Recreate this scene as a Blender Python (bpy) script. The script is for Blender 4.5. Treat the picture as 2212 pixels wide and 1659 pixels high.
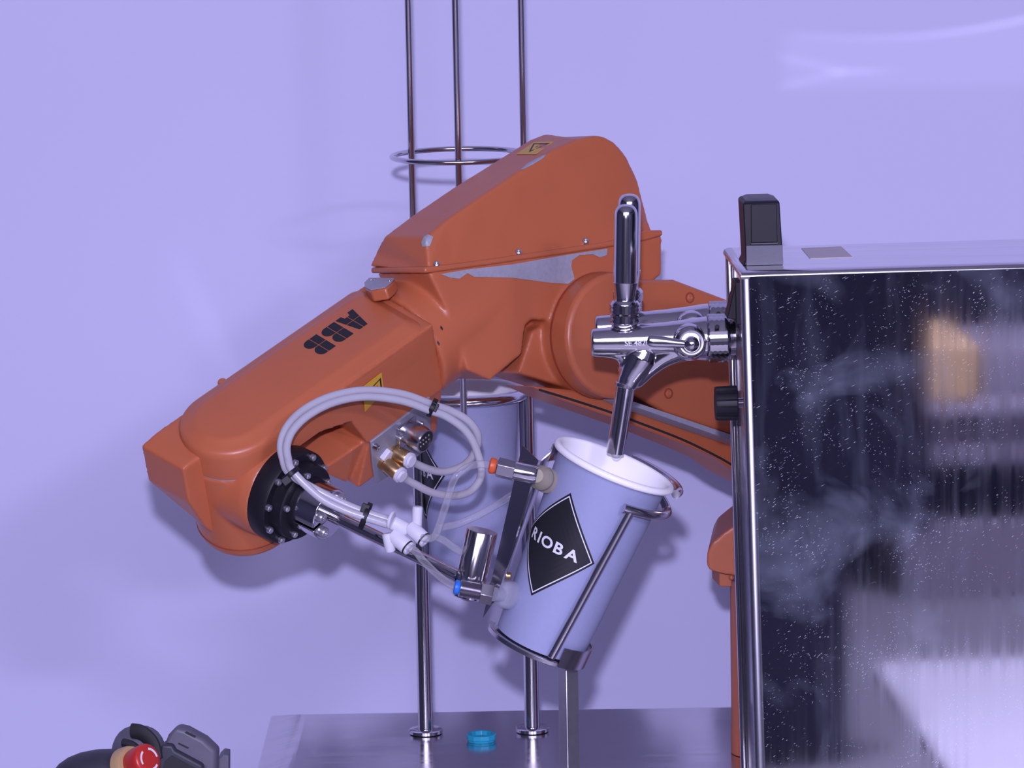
import bpy, bmesh, math, random
from mathutils import Vector as V, Matrix
from mathutils.geometry import tessellate_polygon
random.seed(7)
for o in list(bpy.data.objects): bpy.data.objects.remove(o)
scene = bpy.context.scene
C = scene.collection
R = math.radians

# ------------------------------------------------------------------ camera
F, CX, CY = 8640.0, 1106.0, 829.5          # focal length and centre in pixels of the 2212 x 1659 frame
CAM = V((0, -3.0, 1.67)); PITCH, ROLL = R(9.2), R(1.1)
fwd = V((0, math.cos(PITCH), -math.sin(PITCH)))
r0 = V((1, 0, 0)); u0 = V((0, math.sin(PITCH), math.cos(PITCH)))
rgt = r0*math.cos(ROLL) - u0*math.sin(ROLL)
upv = r0*math.sin(ROLL) + u0*math.cos(ROLL)
# a positive roll leans the scene's verticals to the upper left
rgt, upv = r0*math.cos(ROLL) + u0*math.sin(-ROLL)*-1*-1, r0*math.sin(ROLL) + u0*math.cos(ROLL)
cam = bpy.data.cameras.new('camera'); co = bpy.data.objects.new('camera', cam); C.objects.link(co)
cam.sensor_width = 36; cam.lens = 36*F/2212; cam.clip_start = .05; cam.clip_end = 60
m = Matrix((rgt, upv, -fwd)).transposed().to_4x4(); m.translation = CAM
co.matrix_world = m
scene.camera = co

# ------------------------------------------------------------------ world, lamps, exposure
w = bpy.data.worlds.new('world'); scene.world = w; w.use_nodes = True
w.node_tree.nodes['Background'].inputs[0].default_value = (.62, .58, 1, 1)
w.node_tree.nodes['Background'].inputs[1].default_value = .02
scene.view_settings.view_transform = 'Standard'
scene.view_settings.look = 'None'
scene.view_settings.exposure = 0
scene.view_settings.gamma = 1
scene.view_settings.use_curve_mapping = False

def area(name, loc, target, size, power, col, shape='DISK', size_y=None):
    l = bpy.data.lights.new(name, 'AREA'); l.energy = power; l.color = col; l.shape = shape; l.size = size
    if size_y: l.size_y = size_y
    o = bpy.data.objects.new(name, l); C.objects.link(o); o.location = loc
    o.rotation_euler = (V(target)-V(loc)).to_track_quat('-Z', 'Y').to_euler()
    return o
TINT = (.70, .66, 1.0)
area('flash_lamp', CAM + upv*.155 + rgt*-.02, (0, 0, -.9), .05, 68, TINT)
area('ambient_fill', (0, -3.3, 2.7), (0, .4, .3), 3.2, 76, TINT, 'RECTANGLE', 1.6)  # unseen soft source added for ambient light, tilted towards the back wall
area('mirror_fill_behind', (1.5, -4.2, 2.7), (1.4, -4.3, 0), .5, 120, TINT)  # unseen source added to brighten the pieces mirrored in the cabinet

# ------------------------------------------------------------------ helpers
def ray(px, py): return (fwd + rgt*((px-CX)/F) + upv*((CY-py)/F))
def P(px, py, Y):
    d = ray(px, py); return CAM + d*((Y-CAM.y)/d.y)
def PZ(px, py, z):
    d = ray(px, py); return CAM + d*((z-CAM.z)/d.z)
def RP(px, py, pt, n):
    d = ray(px, py); return CAM + d*((pt-CAM).dot(n)/d.dot(n))
def mpp(p): return (V(p)-CAM).dot(fwd)/F
def cv(x, y, t): return rgt*x + upv*y - fwd*t
def frame(d, hint=None):
    d = d.normalized(); h = hint or (V((0, 0, 1)) if abs(d.z) < .9 else V((1, 0, 0)))
    a = h.cross(d).normalized(); return a, d.cross(a), d

def catmull(pts, n=8, closed=False):
    out = []; N = len(pts)
    rng = range(N if closed else N-1)
    for i in rng:
        if closed: p0, p1, p2, p3 = pts[i-1], pts[i], pts[(i+1) % N], pts[(i+2) % N]
        else: p0, p1, p2, p3 = pts[max(i-1, 0)], pts[i], pts[i+1], pts[min(i+2, N-1)]
        for k in range(n):
            t = k/n
            out.append(.5*((2*p1)+(p2-p0)*t+(2*p0-5*p1+4*p2-p3)*t*t+(3*p1-p0-3*p2+p3)*t**3))
    if not closed: out.append(pts[-1])
    return out

class MB:
    def __init__(s): s.v = []; s.f = []; s.m = []
    def add(s, vs, fs, mi=0):
        b = len(s.v); s.v += [V(x) for x in vs]; s.f += [[b+i for i in q] for q in fs]; s.m += [mi]*len(fs); return s
    def loft(s, loops, closed=True, cap=True, mi=0, wrap=False):
        n = len(loops[0]); vs = [p for l in loops for p in l]; fs = []
        L = len(loops)
        for i in range(L if wrap else L-1):
            j = (i+1) % L
            for k in range(n if closed else n-1):
                k2 = (k+1) % n
                fs.append([i*n+k, i*n+k2, j*n+k2, j*n+k])
        if cap and not wrap:
            fs.append(list(range(n))[::-1]); fs.append([(L-1)*n+k for k in range(n)])
        return s.add(vs, fs, mi)
    def lathe(s, o, d, prof, n=32, mi=0, hint=None, cap=True):
        a, b, d = frame(d, hint); loops = []
        for h, r in prof:
            r = max(r, 1e-6)
            loops.append([o+d*h+(a*math.cos(2*math.pi*k/n)+b*math.sin(2*math.pi*k/n))*r for k in range(n)])
        return s.loft(loops, mi=mi, cap=cap)
    def cyl(s, o, d, h, r, n=24, bev=0, mi=0):
        if bev: return s.lathe(o, d, [(0, r-bev), (bev*.3, r-bev*.3), (bev, r), (h-bev, r), (h-bev*.3, r-bev*.3), (h, r-bev)], n, mi)
        return s.lathe(o, d, [(0, r), (h, r)], n, mi)
    def knurl(s, o, d, h, r, n=40, rows=6, amp=.0011, mi=0):
        a, b, d = frame(d); loops = [[o+(a*math.cos(2*math.pi*k/n)+b*math.sin(2*math.pi*k/n))*(r-.001) for k in range(n)]]
        for i in range(rows+1):
            loops.append([o+d*(h*(.06+.88*i/rows))+(a*math.cos(2*math.pi*k/n)+b*math.sin(2*math.pi*k/n))*(r-(amp if (i+k) % 2 else 0)) for k in range(n)])
        loops.append([o+d*h+(a*math.cos(2*math.pi*k/n)+b*math.sin(2*math.pi*k/n))*(r-.001) for k in range(n)])
        return s.loft(loops, mi=mi)
    def tube(s, pts, r, n=12, closed=False, smooth=8, mi=0, flat=None, hint=None):
        pts = [V(p) for p in pts]
        rr = r if isinstance(r, (list, tuple)) else None
        if smooth:
            q = catmull(pts, smooth, closed)
            if rr:
                N = len(pts); R2 = []
                for i in range(len(q)):
                    t = i/smooth; j = min(int(t), N-1); k = min(j+1, N-1); R2.append(rr[j]+(rr[k]-rr[j])*(t-j))
                rr = R2
            pts = q
        N = len(pts); loops = []; nrm = None
        for i, p in enumerate(pts):
            if closed: t = pts[(i+1) % N]-pts[i-1]
            else: t = pts[min(i+1, N-1)]-pts[max(i-1, 0)]
            t.normalize()
            if hint is not None: nrm = hint - t*hint.dot(t)
            elif nrm is None: nrm = frame(t)[0]
            else: nrm = nrm - t*nrm.dot(t)
            nrm.normalize(); bi = t.cross(nrm); q = rr[i] if rr else r
            fl = flat or 1
            loops.append([p+nrm*math.cos(2*math.pi*k/n)*q+bi*math.sin(2*math.pi*k/n)*q*fl for k in range(n)])
        return s.loft(loops, mi=mi, wrap=closed)
    def prism(s, poly, ext, mi=0):
        poly = [V(p) for p in poly]; return s.loft([poly, [p+ext for p in poly]], mi=mi)
    def slab(s, poly, n, th=.0004, mi=0):
        return s.prism([p+n*th*.15 for p in poly], n*th, mi)
    def box(s, c, ax, hx, hy, hz, mi=0):
        x, y, z = ax; vs = [c+x*hx*i+y*hy*j+z*hz*k for k in (-1, 1) for j in (-1, 1) for i in (-1, 1)]
        return s.add(vs, [[0, 2, 3, 1], [4, 5, 7, 6], [0, 1, 5, 4], [2, 6, 7, 3], [0, 4, 6, 2], [1, 3, 7, 5]], mi)
    def ball(s, c, r, n=16, mi=0, d=V((0, 0, 1)), sq=1):
        k = 8; return s.lathe(c, d, [(-r*sq*math.cos(math.pi*i/k), r*math.sin(math.pi*i/k)) for i in range(k+1)], n, mi)
    def build(s, name, mat, parent=None, bevel=0, seg=2, ang=40, remesh=0, it=6, sub=0, origin=None):
        off = root_loc(parent) if parent else (origin or V((0, 0, 0)))
        me = bpy.data.meshes.new(name)
        me.from_pydata([p-off for p in s.v], [], s.f)
        for i, p in enumerate(me.polygons): p.material_index = s.m[i]
        bm = bmesh.new(); bm.from_mesh(me); bmesh.ops.recalc_face_normals(bm, faces=bm.faces); bm.to_mesh(me); bm.free()
        for mm in (mat if isinstance(mat, (list, tuple)) else [mat]): me.materials.append(mm)
        o = bpy.data.objects.new(name, me); C.objects.link(o)
        if remesh:
            md = o.modifiers.new('r', 'REMESH'); md.mode = 'VOXEL'; md.voxel_size = remesh; md.use_smooth_shade = True
            ms = o.modifiers.new('s', 'SMOOTH'); ms.iterations = it; ms.factor = .5
            dg = bpy.context.evaluated_depsgraph_get(); me2 = bpy.data.meshes.new_from_object(o.evaluated_get(dg))
            o.modifiers.clear(); o.data = me2; bpy.data.meshes.remove(me); me = me2; me.name = name
            if not me.materials: me.materials.append(mat)
        for p in me.polygons: p.use_smooth = True
        if not remesh: me.set_sharp_from_angle(angle=R(ang))
        if bevel:
            b = o.modifiers.new('bevel', 'BEVEL'); b.width = bevel; b.segments = seg; b.limit_method = 'ANGLE'; b.angle_limit = R(ang); b.harden_normals = False
        if sub:
            b = o.modifiers.new('sub', 'SUBSURF'); b.levels = sub; b.render_levels = sub
        if parent: o.parent = parent
        else: o.location = off
        return o
def root_loc(o):
    while o.parent: o = o.parent
    return o.location.copy()
def thing(name, label, cat, loc, group=None):
    o = bpy.data.objects.new(name, None); C.objects.link(o); o.location = loc; o.empty_display_size = .02
    o['label'] = label; o['category'] = cat
    if group: o['group'] = group
    return o
def tag(o, label, cat, group=None):
    o['label'] = label; o['category'] = cat
    if group: o['group'] = group
    return o
def struct(o): o['kind'] = 'structure'; return o
def poly2d_fill(text, size, bold=0.0, ext=0):
    c = bpy.data.curves.new('t', 'FONT'); c.body = text; c.size = size; c.align_x = 'CENTER'; c.align_y = 'CENTER'; c.offset = bold; c.resolution_u = 4
    o = bpy.data.objects.new('t', c); C.objects.link(o)
    dg = bpy.context.evaluated_depsgraph_get(); me = bpy.data.meshes.new_from_object(o.evaluated_get(dg))
    vs = [v.co.copy() for v in me.vertices]; fs = [list(p.vertices) for p in me.polygons]
    bpy.data.objects.remove(o); bpy.data.curves.remove(c); bpy.data.meshes.remove(me)
    return vs, fs

# ------------------------------------------------------------------ materials
def mat(name, col, rough=.5, metal=0, spec=.5, noise=None, bump=None, **kw):
    m = bpy.data.materials.new(name); m.use_nodes = True; nt = m.node_tree; b = nt.nodes['Principled BSDF']
    b.inputs['Base Color'].default_value = (*col, 1); b.inputs['Roughness'].default_value = rough; b.inputs['Metallic'].default_value = metal
    b.inputs['Specular IOR Level'].default_value = spec
    for k, v in kw.items(): b.inputs[k.replace('_', ' ')].default_value = v
    tc = nt.nodes.new('ShaderNodeTexCoord')
    if noise:            # (scale, amount): slight wear in colour
        n = nt.nodes.new('ShaderNodeTexNoise'); n.inputs['Scale'].default_value = noise[0]; n.inputs['Detail'].default_value = 5
        nt.links.new(tc.outputs['Object'], n.inputs['Vector'])
        mx = nt.nodes.new('ShaderNodeMix'); mx.data_type = 'RGBA'
        mx.inputs[6].default_value = (*[c*(1-noise[1]) for c in col], 1); mx.inputs[7].default_value = (*[min(1, c*(1+noise[1])) for c in col], 1)
        nt.links.new(n.outputs['Fac'], mx.inputs[0]); nt.links.new(mx.outputs[2], b.inputs['Base Color'])
    if bump:
        n = nt.nodes.new('ShaderNodeTexNoise'); n.inputs['Scale'].default_value = bump[0]; n.inputs['Detail'].default_value = 3
        nt.links.new(tc.outputs['Object'], n.inputs['Vector'])
        bp = nt.nodes.new('ShaderNodeBump'); bp.inputs['Strength'].default_value = bump[1]; bp.inputs['Distance'].default_value = .001
        nt.links.new(n.outputs['Fac'], bp.inputs['Height']); nt.links.new(bp.outputs['Normal'], b.inputs['Normal'])
    return m
M = {}
M['wall'] = mat('wall_paint', (.58, .57, .80), .6, noise=(1.5, .015))
M['dark_wall'] = mat('dark_hall_paint', (.045, .045, .08), .8, noise=(2, .1))
M['floor'] = mat('floor_vinyl', (.26, .25, .28), .5, noise=(4, .1))
M['ceiling'] = mat('ceiling_paint', (.40, .39, .42), .8, noise=(2, .05))
M['orange'] = mat('orange_paint', (.48, .130, .052), .36, spec=.5, noise=(25, .07), bump=(420, .05))
M['orange_dark'] = mat('dark_orange_paint', (.30, .055, .022), .45, noise=(40, .25))  # darker orange, used in the screw recesses and joint seams
M['bare'] = mat('bare_aluminium', (.40, .39, .45), .5, .25, noise=(300, .2))
M['black'] = mat('black_plastic', (.010, .009, .014), .5, 0, .3, noise=(60, .2))
M['rubber'] = mat('black_rubber', (.018, .017, .022), .7, noise=(50, .2))
M['print_black'] = mat('black_print', (.012, .012, .016), .5, noise=(80, .1))
M['chrome'] = mat('polished_chrome', (.64, .62, .65), .13, 1, noise=(40, .03))
M['steel'] = mat('satin_steel', (.58, .56, .60), .22, 1, noise=(120, .08))
M['bolt'] = mat('zinc_bolt', (.55, .54, .58), .3, .9, noise=(200, .1))
M['brass'] = mat('brass', (.50, .33, .16), .3, .9, noise=(150, .2))
M['grey_plate'] = mat('grey_cast_plate', (.30, .30, .36), .5, .3, noise=(200, .12))
M['yellow'] = mat('yellow_sticker', (.62, .36, .03), .4, noise=(200, .08))
M['cup_out'] = mat('cup_card_outside', (.30, .32, .50), .6, noise=(300, .05))
M['cup_in'] = mat('cup_card_white', (.93, .92, .93), .5, noise=(60, .02))
M['white_print'] = mat('white_print', (.75, .75, .80), .5, noise=(80, .02))
M['hose'] = mat('milky_hose', (.46, .45, .50), .28, noise=(60, .06), Subsurface_Weight=.0)
M['white_plastic'] = mat('white_plastic', (.66, .65, .72), .4, noise=(80, .03))
M['orange_ring'] = mat('orange_release_ring', (.62, .10, .02), .4, noise=(80, .05))
M['blue_ring'] = mat('blue_release_ring', (.02, .16, .62), .4, noise=(80, .05))
M['beige'] = mat('beige_suction_rubber', (.36, .32, .24), .45, noise=(80, .1))
M['teal'] = mat('teal_plastic', (.01, .28, .42), .4, noise=(80, .08))
M['red'] = mat('red_button', (.50, .03, .022), .35, noise=(80, .05))
M['ochre'] = mat('ochre_collar', (.50, .33, .16), .5, noise=(80, .05))
M['pendant'] = mat('charcoal_plastic', (.035, .033, .050), .5, noise=(120, .15), bump=(700, .08))
M['pendant_grey'] = mat('grey_plastic', (.11, .105, .14), .5, noise=(120, .12), bump=(700, .08))
M['tape'] = mat('beige_tape', (.50, .44, .44), .5, noise=(40, .08))
M['cardboard'] = mat('tan_board', (.80, .56, .28), .7, noise=(10, .1))
M['white_board'] = mat('white_laminate', (.8, .78, .85), .5, noise=(5, .04))
M['grey_board'] = mat('grey_laminate', (.33, .31, .36), .6, noise=(5, .1))

def clear_mat(name, col, fac):
    m = bpy.data.materials.new(name); m.use_nodes = True; nt = m.node_tree; b = nt.nodes['Principled BSDF']
    b.inputs['Base Color'].default_value = (*col, 1); b.inputs['Roughness'].default_value = .12
    t = nt.nodes.new('ShaderNodeBsdfTransparent'); lw = nt.nodes.new('ShaderNodeLayerWeight'); lw.inputs[0].default_value = .35
    n = nt.nodes.new('ShaderNodeTexNoise'); n.inputs['Scale'].default_value = 60
    mp = nt.nodes.new('ShaderNodeMath'); mp.operation = 'MULTIPLY_ADD'; mp.inputs[1].default_value = .85; mp.inputs[2].default_value = fac; mp.use_clamp = True
    nt.links.new(lw.outputs['Facing'], mp.inputs[0])
    mx = nt.nodes.new('ShaderNodeMixShader'); nt.links.new(mp.outputs[0], mx.inputs[0]); nt.links.new(t.outputs[0], mx.inputs[1]); nt.links.new(b.outputs[0], mx.inputs[2])
    nt.links.new(mx.outputs[0], nt.nodes['Material Output'].inputs[0])
    return m
M['clear'] = clear_mat('clear_tube', (.50, .49, .52), .10)
M['clear_rubber'] = clear_mat('clear_silicone', (.45, .46, .55), .35)

def brushed(name, col, r_lo, r_hi, sc, bs=.05):
    m = bpy.data.materials.new(name); m.use_nodes = True; nt = m.node_tree; b = nt.nodes['Principled BSDF']; L = nt.links.new
    b.inputs['Metallic'].default_value = 1; b.inputs['Base Color'].default_value = (*col, 1)
    tc = nt.nodes.new('ShaderNodeTexCoord'); mp = nt.nodes.new('ShaderNodeMapping'); mp.inputs['Scale'].default_value = sc
    L(tc.outputs['Object'], mp.inputs[0])
    n = nt.nodes.new('ShaderNodeTexNoise'); n.inputs['Scale'].default_value = 1; n.inputs['Detail'].default_value = 6; L(mp.outputs[0], n.inputs['Vector'])
    rm = nt.nodes.new('ShaderNodeMapRange'); rm.inputs['To Min'].default_value = r_lo; rm.inputs['To Max'].default_value = r_hi; rm.inputs['From Min'].default_value = .3; rm.inputs['From Max'].default_value = .7
    L(n.outputs['Fac'], rm.inputs['Value']); L(rm.outputs[0], b.inputs['Roughness'])
    bp = nt.nodes.new('ShaderNodeBump'); bp.inputs['Strength'].default_value = bs; bp.inputs['Distance'].default_value = .0004
    L(n.outputs['Fac'], bp.inputs['Height']); L(bp.outputs['Normal'], b.inputs['Normal'])
    return m, nt, b, tc, rm
M['trim_steel'] = mat('satin_edge_steel', (.36, .35, .40), .36, 1, noise=(150, .12))
M['post_steel'] = mat('brushed_post_steel', (.55, .53, .56), .38, 1, noise=(150, .12))
M['table_steel'] = brushed('brushed_table_steel', (.70, .68, .71), .13, .24, (3, 120, 120))[0]

def cabinet_steel():
    m, nt, b, tc, rm = brushed('scratched_mirror_steel', (.60, .58, .62), .025, .06, (260, 260, 4), .0012)
    L = nt.links.new; b.inputs['Base Color'].default_value = (.56, .55, .60, 1)
    def noise(scale, detail, vec=None, dist=0):
        n = nt.nodes.new('ShaderNodeTexNoise'); n.inputs['Scale'].default_value = scale; n.inputs['Detail'].default_value = detail; n.inputs['Distortion'].default_value = dist
        L(vec or tc.outputs['Object'], n.inputs['Vector']); return n.outputs['Fac']
    def ramp(x, a, c):
        r = nt.nodes.new('ShaderNodeMapRange'); r.inputs['From Min'].default_value = a; r.inputs['From Max'].default_value = c; L(x, r.inputs['Value']); return r.outputs[0]
    def mth(op, x, y):
        r = nt.nodes.new('ShaderNodeMath'); r.operation = op; r.use_clamp = True
        for i, q in enumerate((x, y)):
            if isinstance(q, (int, float)): r.inputs[i].default_value = q
            else: L(q, r.inputs[i])
        return r.outputs[0]
    # greasy smears: cloudy film of grime lying on the steel
    cloud = ramp(noise(11, 5, None, .8), .55, .72)
    streakmap = nt.nodes.new('ShaderNodeMapping'); streakmap.inputs['Scale'].default_value = (60, 60, 9); streakmap.inputs['Rotation'].default_value = (0, R(12), 0)
    L(tc.outputs['Object'], streakmap.inputs[0])
    st = ramp(noise(1, 4, streakmap.outputs[0], .4), .52, .80)
    film = mth('MULTIPLY', mth('ADD', mth('MULTIPLY', cloud, mth('ADD', mth('MULTIPLY', noise(45, 5, None, 1.0), .7), .1)), mth('MULTIPLY', st, .22)), .42)
    # fine scratches: short bright ticks
    def ticks(rot, sc, th, msk, lo):
        m0 = nt.nodes.new('ShaderNodeMapping'); m0.inputs['Rotation'].default_value = (0, R(rot), 0); L(tc.outputs['Object'], m0.inputs[0])
        mp = nt.nodes.new('ShaderNodeMapping'); mp.inputs['Scale'].default_value = sc; L(m0.outputs[0], mp.inputs[0])
        v = nt.nodes.new('ShaderNodeTexVoronoi'); v.inputs['Scale'].default_value = 1; L(mp.outputs[0], v.inputs['Vector'])
        t = ramp(v.outputs['Distance'], th, th*.3)
        return mth('MULTIPLY', t, ramp(noise(msk, 5), lo, lo+.12))
    t1 = ticks(35, (150, 0, 1100), .14, 24, .47)
    t2 = ticks(25, (45, 0, 800), .09, 9, .50)
    t3 = ticks(-35, (300, 0, 900), .14, 34, .48)
    tk = mth('ADD', mth('ADD', t1, t2), t3)
    d = nt.nodes.new('ShaderNodeBsdfPrincipled'); d.inputs['Base Color'].default_value = (.34, .38, .50, 1); d.inputs['Roughness'].default_value = .55
    s = nt.nodes.new('ShaderNodeBsdfPrincipled'); s.inputs['Base Color'].default_value = (.9, .93, 1, 1); s.inputs['Roughness'].default_value = .4; s.inputs['Metallic'].default_value = .3
    m1 = nt.nodes.new('ShaderNodeMixShader'); m2 = nt.nodes.new('ShaderNodeMixShader')
    L(film, m1.inputs[0]); L(b.outputs[0], m1.inputs[1]); L(d.outputs[0], m1.inputs[2])
    L(tk, m2.inputs[0]); L(m1.outputs[0], m2.inputs[1]); L(s.outputs[0], m2.inputs[2])
    L(m2.outputs[0], nt.nodes['Material Output'].inputs[0])
    return m
M['cabinet'] = cabinet_steel()

# ------------------------------------------------------------------ setting
TZ = P(920, 1584, .14).z                   # table top height
WALL_Y = .42
def quad(name, a, b, c, d, m, th):
    n = (V(b)-V(a)).cross(V(c)-V(a)).normalized()
    return struct(MB().prism([V(a), V(b), V(c), V(d)], -n*th).build(name, m))
quad('wall_back', (-2.4, WALL_Y, 0), (2.6, WALL_Y, 0), (2.6, WALL_Y, 2.9), (-2.4, WALL_Y, 2.9), M['wall'], .1)
quad('floor', (-2.4, -6, 0), (2.6, -6, 0), (2.6, WALL_Y, 0), (-2.4, WALL_Y, 0), M['floor'], .05)
quad('ceiling', (-2.4, WALL_Y, 2.9), (2.6, WALL_Y, 2.9), (2.6, -6, 2.9), (-2.4, -6, 2.9), M['ceiling'], .05)
quad('wall_left', (-2.4, -6, 0), (-2.4, WALL_Y, 0), (-2.4, WALL_Y, 2.9), (-2.4, -6, 2.9), M['dark_wall'], .1)
quad('wall_right', (2.6, WALL_Y, 0), (2.6, -6, 0), (2.6, -6, 2.9), (2.6, WALL_Y, 2.9), M['dark_wall'], .1)
quad('wall_front', (2.6, -6, 0), (-2.4, -6, 0), (-2.4, -6, 2.9), (2.6, -6, 2.9), M['dark_wall'], .1)


# two added spots project drawn streaks, in place of glints off polished metal
def added_glint_spot(name, px0, py0, off, power, build):
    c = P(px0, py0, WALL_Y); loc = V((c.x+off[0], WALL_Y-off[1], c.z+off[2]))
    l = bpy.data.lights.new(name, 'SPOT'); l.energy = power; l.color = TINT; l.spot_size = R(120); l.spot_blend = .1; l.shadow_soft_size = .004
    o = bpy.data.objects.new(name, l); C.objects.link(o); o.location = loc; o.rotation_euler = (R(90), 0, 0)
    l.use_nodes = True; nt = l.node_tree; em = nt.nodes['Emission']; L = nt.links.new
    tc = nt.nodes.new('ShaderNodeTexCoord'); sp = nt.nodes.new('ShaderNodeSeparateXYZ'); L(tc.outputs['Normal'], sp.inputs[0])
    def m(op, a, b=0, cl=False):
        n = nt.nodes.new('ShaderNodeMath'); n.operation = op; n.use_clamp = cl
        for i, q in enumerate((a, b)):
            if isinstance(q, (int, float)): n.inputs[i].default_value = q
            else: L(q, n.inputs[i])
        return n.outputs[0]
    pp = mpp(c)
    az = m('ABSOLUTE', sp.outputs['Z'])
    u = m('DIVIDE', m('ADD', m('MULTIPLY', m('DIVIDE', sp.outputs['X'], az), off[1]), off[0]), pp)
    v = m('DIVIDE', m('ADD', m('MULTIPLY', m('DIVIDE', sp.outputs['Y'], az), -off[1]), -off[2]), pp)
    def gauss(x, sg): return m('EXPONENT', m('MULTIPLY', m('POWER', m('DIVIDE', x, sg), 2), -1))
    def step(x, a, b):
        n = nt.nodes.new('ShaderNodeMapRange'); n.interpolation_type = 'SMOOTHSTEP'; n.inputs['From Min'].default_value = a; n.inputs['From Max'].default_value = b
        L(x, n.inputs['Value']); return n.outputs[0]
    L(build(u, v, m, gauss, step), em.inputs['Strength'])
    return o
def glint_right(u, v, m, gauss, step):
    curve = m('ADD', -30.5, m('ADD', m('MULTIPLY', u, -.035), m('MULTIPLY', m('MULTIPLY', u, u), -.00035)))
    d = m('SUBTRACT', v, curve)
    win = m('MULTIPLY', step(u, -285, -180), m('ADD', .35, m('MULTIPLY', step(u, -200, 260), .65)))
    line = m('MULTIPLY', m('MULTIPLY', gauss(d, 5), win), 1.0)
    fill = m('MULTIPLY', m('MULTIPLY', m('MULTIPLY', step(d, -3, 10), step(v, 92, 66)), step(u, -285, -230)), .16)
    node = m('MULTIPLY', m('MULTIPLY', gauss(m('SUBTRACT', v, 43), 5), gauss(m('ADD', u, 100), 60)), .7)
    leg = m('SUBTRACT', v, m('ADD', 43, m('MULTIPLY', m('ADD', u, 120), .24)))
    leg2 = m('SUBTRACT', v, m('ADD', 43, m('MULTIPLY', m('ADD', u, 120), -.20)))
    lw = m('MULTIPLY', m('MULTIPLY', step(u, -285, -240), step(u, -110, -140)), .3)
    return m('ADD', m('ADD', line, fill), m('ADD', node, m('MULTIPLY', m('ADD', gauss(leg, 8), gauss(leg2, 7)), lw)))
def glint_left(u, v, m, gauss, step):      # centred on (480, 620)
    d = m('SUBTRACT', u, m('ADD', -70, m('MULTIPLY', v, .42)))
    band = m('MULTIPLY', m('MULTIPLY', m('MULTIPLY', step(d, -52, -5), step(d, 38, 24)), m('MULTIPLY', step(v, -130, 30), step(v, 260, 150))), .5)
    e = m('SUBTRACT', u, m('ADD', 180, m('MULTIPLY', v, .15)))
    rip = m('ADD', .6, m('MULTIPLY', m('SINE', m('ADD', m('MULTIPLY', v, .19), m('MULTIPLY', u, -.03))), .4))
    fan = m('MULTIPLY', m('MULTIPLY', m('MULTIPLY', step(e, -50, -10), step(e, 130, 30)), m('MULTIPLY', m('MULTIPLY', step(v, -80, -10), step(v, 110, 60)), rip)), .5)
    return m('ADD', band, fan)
added_glint_spot('added_glint_spot', 1950, 110, (.25, 1.6, .95), 75, glint_right)
added_glint_spot('added_glint_spot', 480, 620, (-.5, 1.6, 1.0), 22, glint_left)

# ------------------------------------------------------------------ steel table
bl = PZ(585, 1548, TZ-.0085); bl2 = PZ(530, 1659, TZ-.0085); br = PZ(1570, 1531, TZ-.0085)
for p in (bl, bl2, br): p.z = TZ
ex = (br-bl).normalized(); ey = (bl2-bl).normalized(); ey = (ey - ex*ey.dot(ex)).normalized()
tc_ = bl + ex*.42 + ey*.40
table = thing('steel_table', 'brushed stainless steel table under the cup dispenser and cabinet', 'table', V((tc_.x, tc_.y, 0)))
mb = MB()
def trect(i, z): return [bl+ex*i+ey*i+V((0, 0, z)), bl+ex*(.84-i)+ey*i+V((0, 0, z)), bl+ex*(.84-i)+ey*(.70-i)+V((0, 0, z)), bl+ex*i+ey*(.70-i)+V((0, 0, z))]
mb.loft([trect(.002, -.034), trect(0, -.030), trect(0, -.009), trect(.0012, -.0075), trect(.026, -.0006), trect(.030, 0), trect(.032, 0)])
mb.build('tabletop', M['table_steel'], table, ang=20)
for i, j in ((.05, .05), (.79, .05), (.79, .65), (.05, .65)):
    p = bl+ex*i+ey*j
    MB().cyl(V((p.x, p.y, 0)), V((0, 0, 1)), TZ-.034, .02, 16).build('leg', M['steel'], table)

# ------------------------------------------------------------------ robot frames
O = P(497, 905, -.15); s0 = mpp(O)
n_ = V((-.085, .755, .65)).normalized()
u_ = V((.667, .485, 0)); u_.z = -(u_.x*n_.x+u_.y*n_.y)/n_.z; u_.normalize()
w_ = n_.cross(u_)
N, U, W = cv(*n_), cv(*u_), cv(*w_)
def WR(a, b, k): return O + (U*a + W*b + N*k)*s0
def WN(px, py, k): return RP(px, py, WR(0, 0, k), N)
def WS(px, py, b): return RP(px, py, WR(0, b, 0), W)
A0 = WR(0, 0, -130)
b_ = V((-.58, .02, 0)); b_.z = -(b_.x*u_.x+b_.y*u_.y)/u_.z; b_.normalize()
B = cv(*b_); VV = (U.cross(B)).normalized()
if VV.dot(upv) < 0: VV = -VV
def HS(s, al, be): return A0 + (U*s - B*al + VV*be)*s0
def HF(px, py, al): return RP(px, py, A0 - B*al*s0, B)

base_pt = P(1715, 1500, .16); base_pt.z = TZ
robot = thing('robot_arm', 'orange industrial robot arm with scraped paint reaching left past the taps', 'robot arm', base_pt)

# base and shoulder seen left of the steel cabinet
mb = MB()
c = P(1640, 1400, .06); rr = 62*mpp(c)
mb.lathe(V((c.x, c.y, TZ+.0005)), V((0, 0, 1)), [(0, rr*1.02), (.02, rr*1.02), (.024, rr), (P(1640, 1250, .06).z-TZ, rr)], 40)
base = mb.build('base_column', M['orange'], robot)
poly = [(1598, 1126), (1562, 1152), (1538, 1172), (1528, 1192), (1526, 1220), (1533, 1232), (1560, 1240), (1600, 1246), (1760, 1250), (1800, 1000), (1700, 980)]
mb = MB().prism([P(x, y, .00) for x, y in poly], V((.01, .10, 0)))
mb.build('shoulder_housing', M['orange'], robot, remesh=.0013, it=10)
MB().prism([P(x, y, .012) for x, y in ((1553, 1236), (1580, 1240), (1581, 1268), (1554, 1267))], V((-.004, .03, 0))).build('stop_block', M['orange'], robot, bevel=.0008)
MB().ball(P(1580, 1247, .006), .0022).build('screw', M['orange'], robot)

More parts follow.
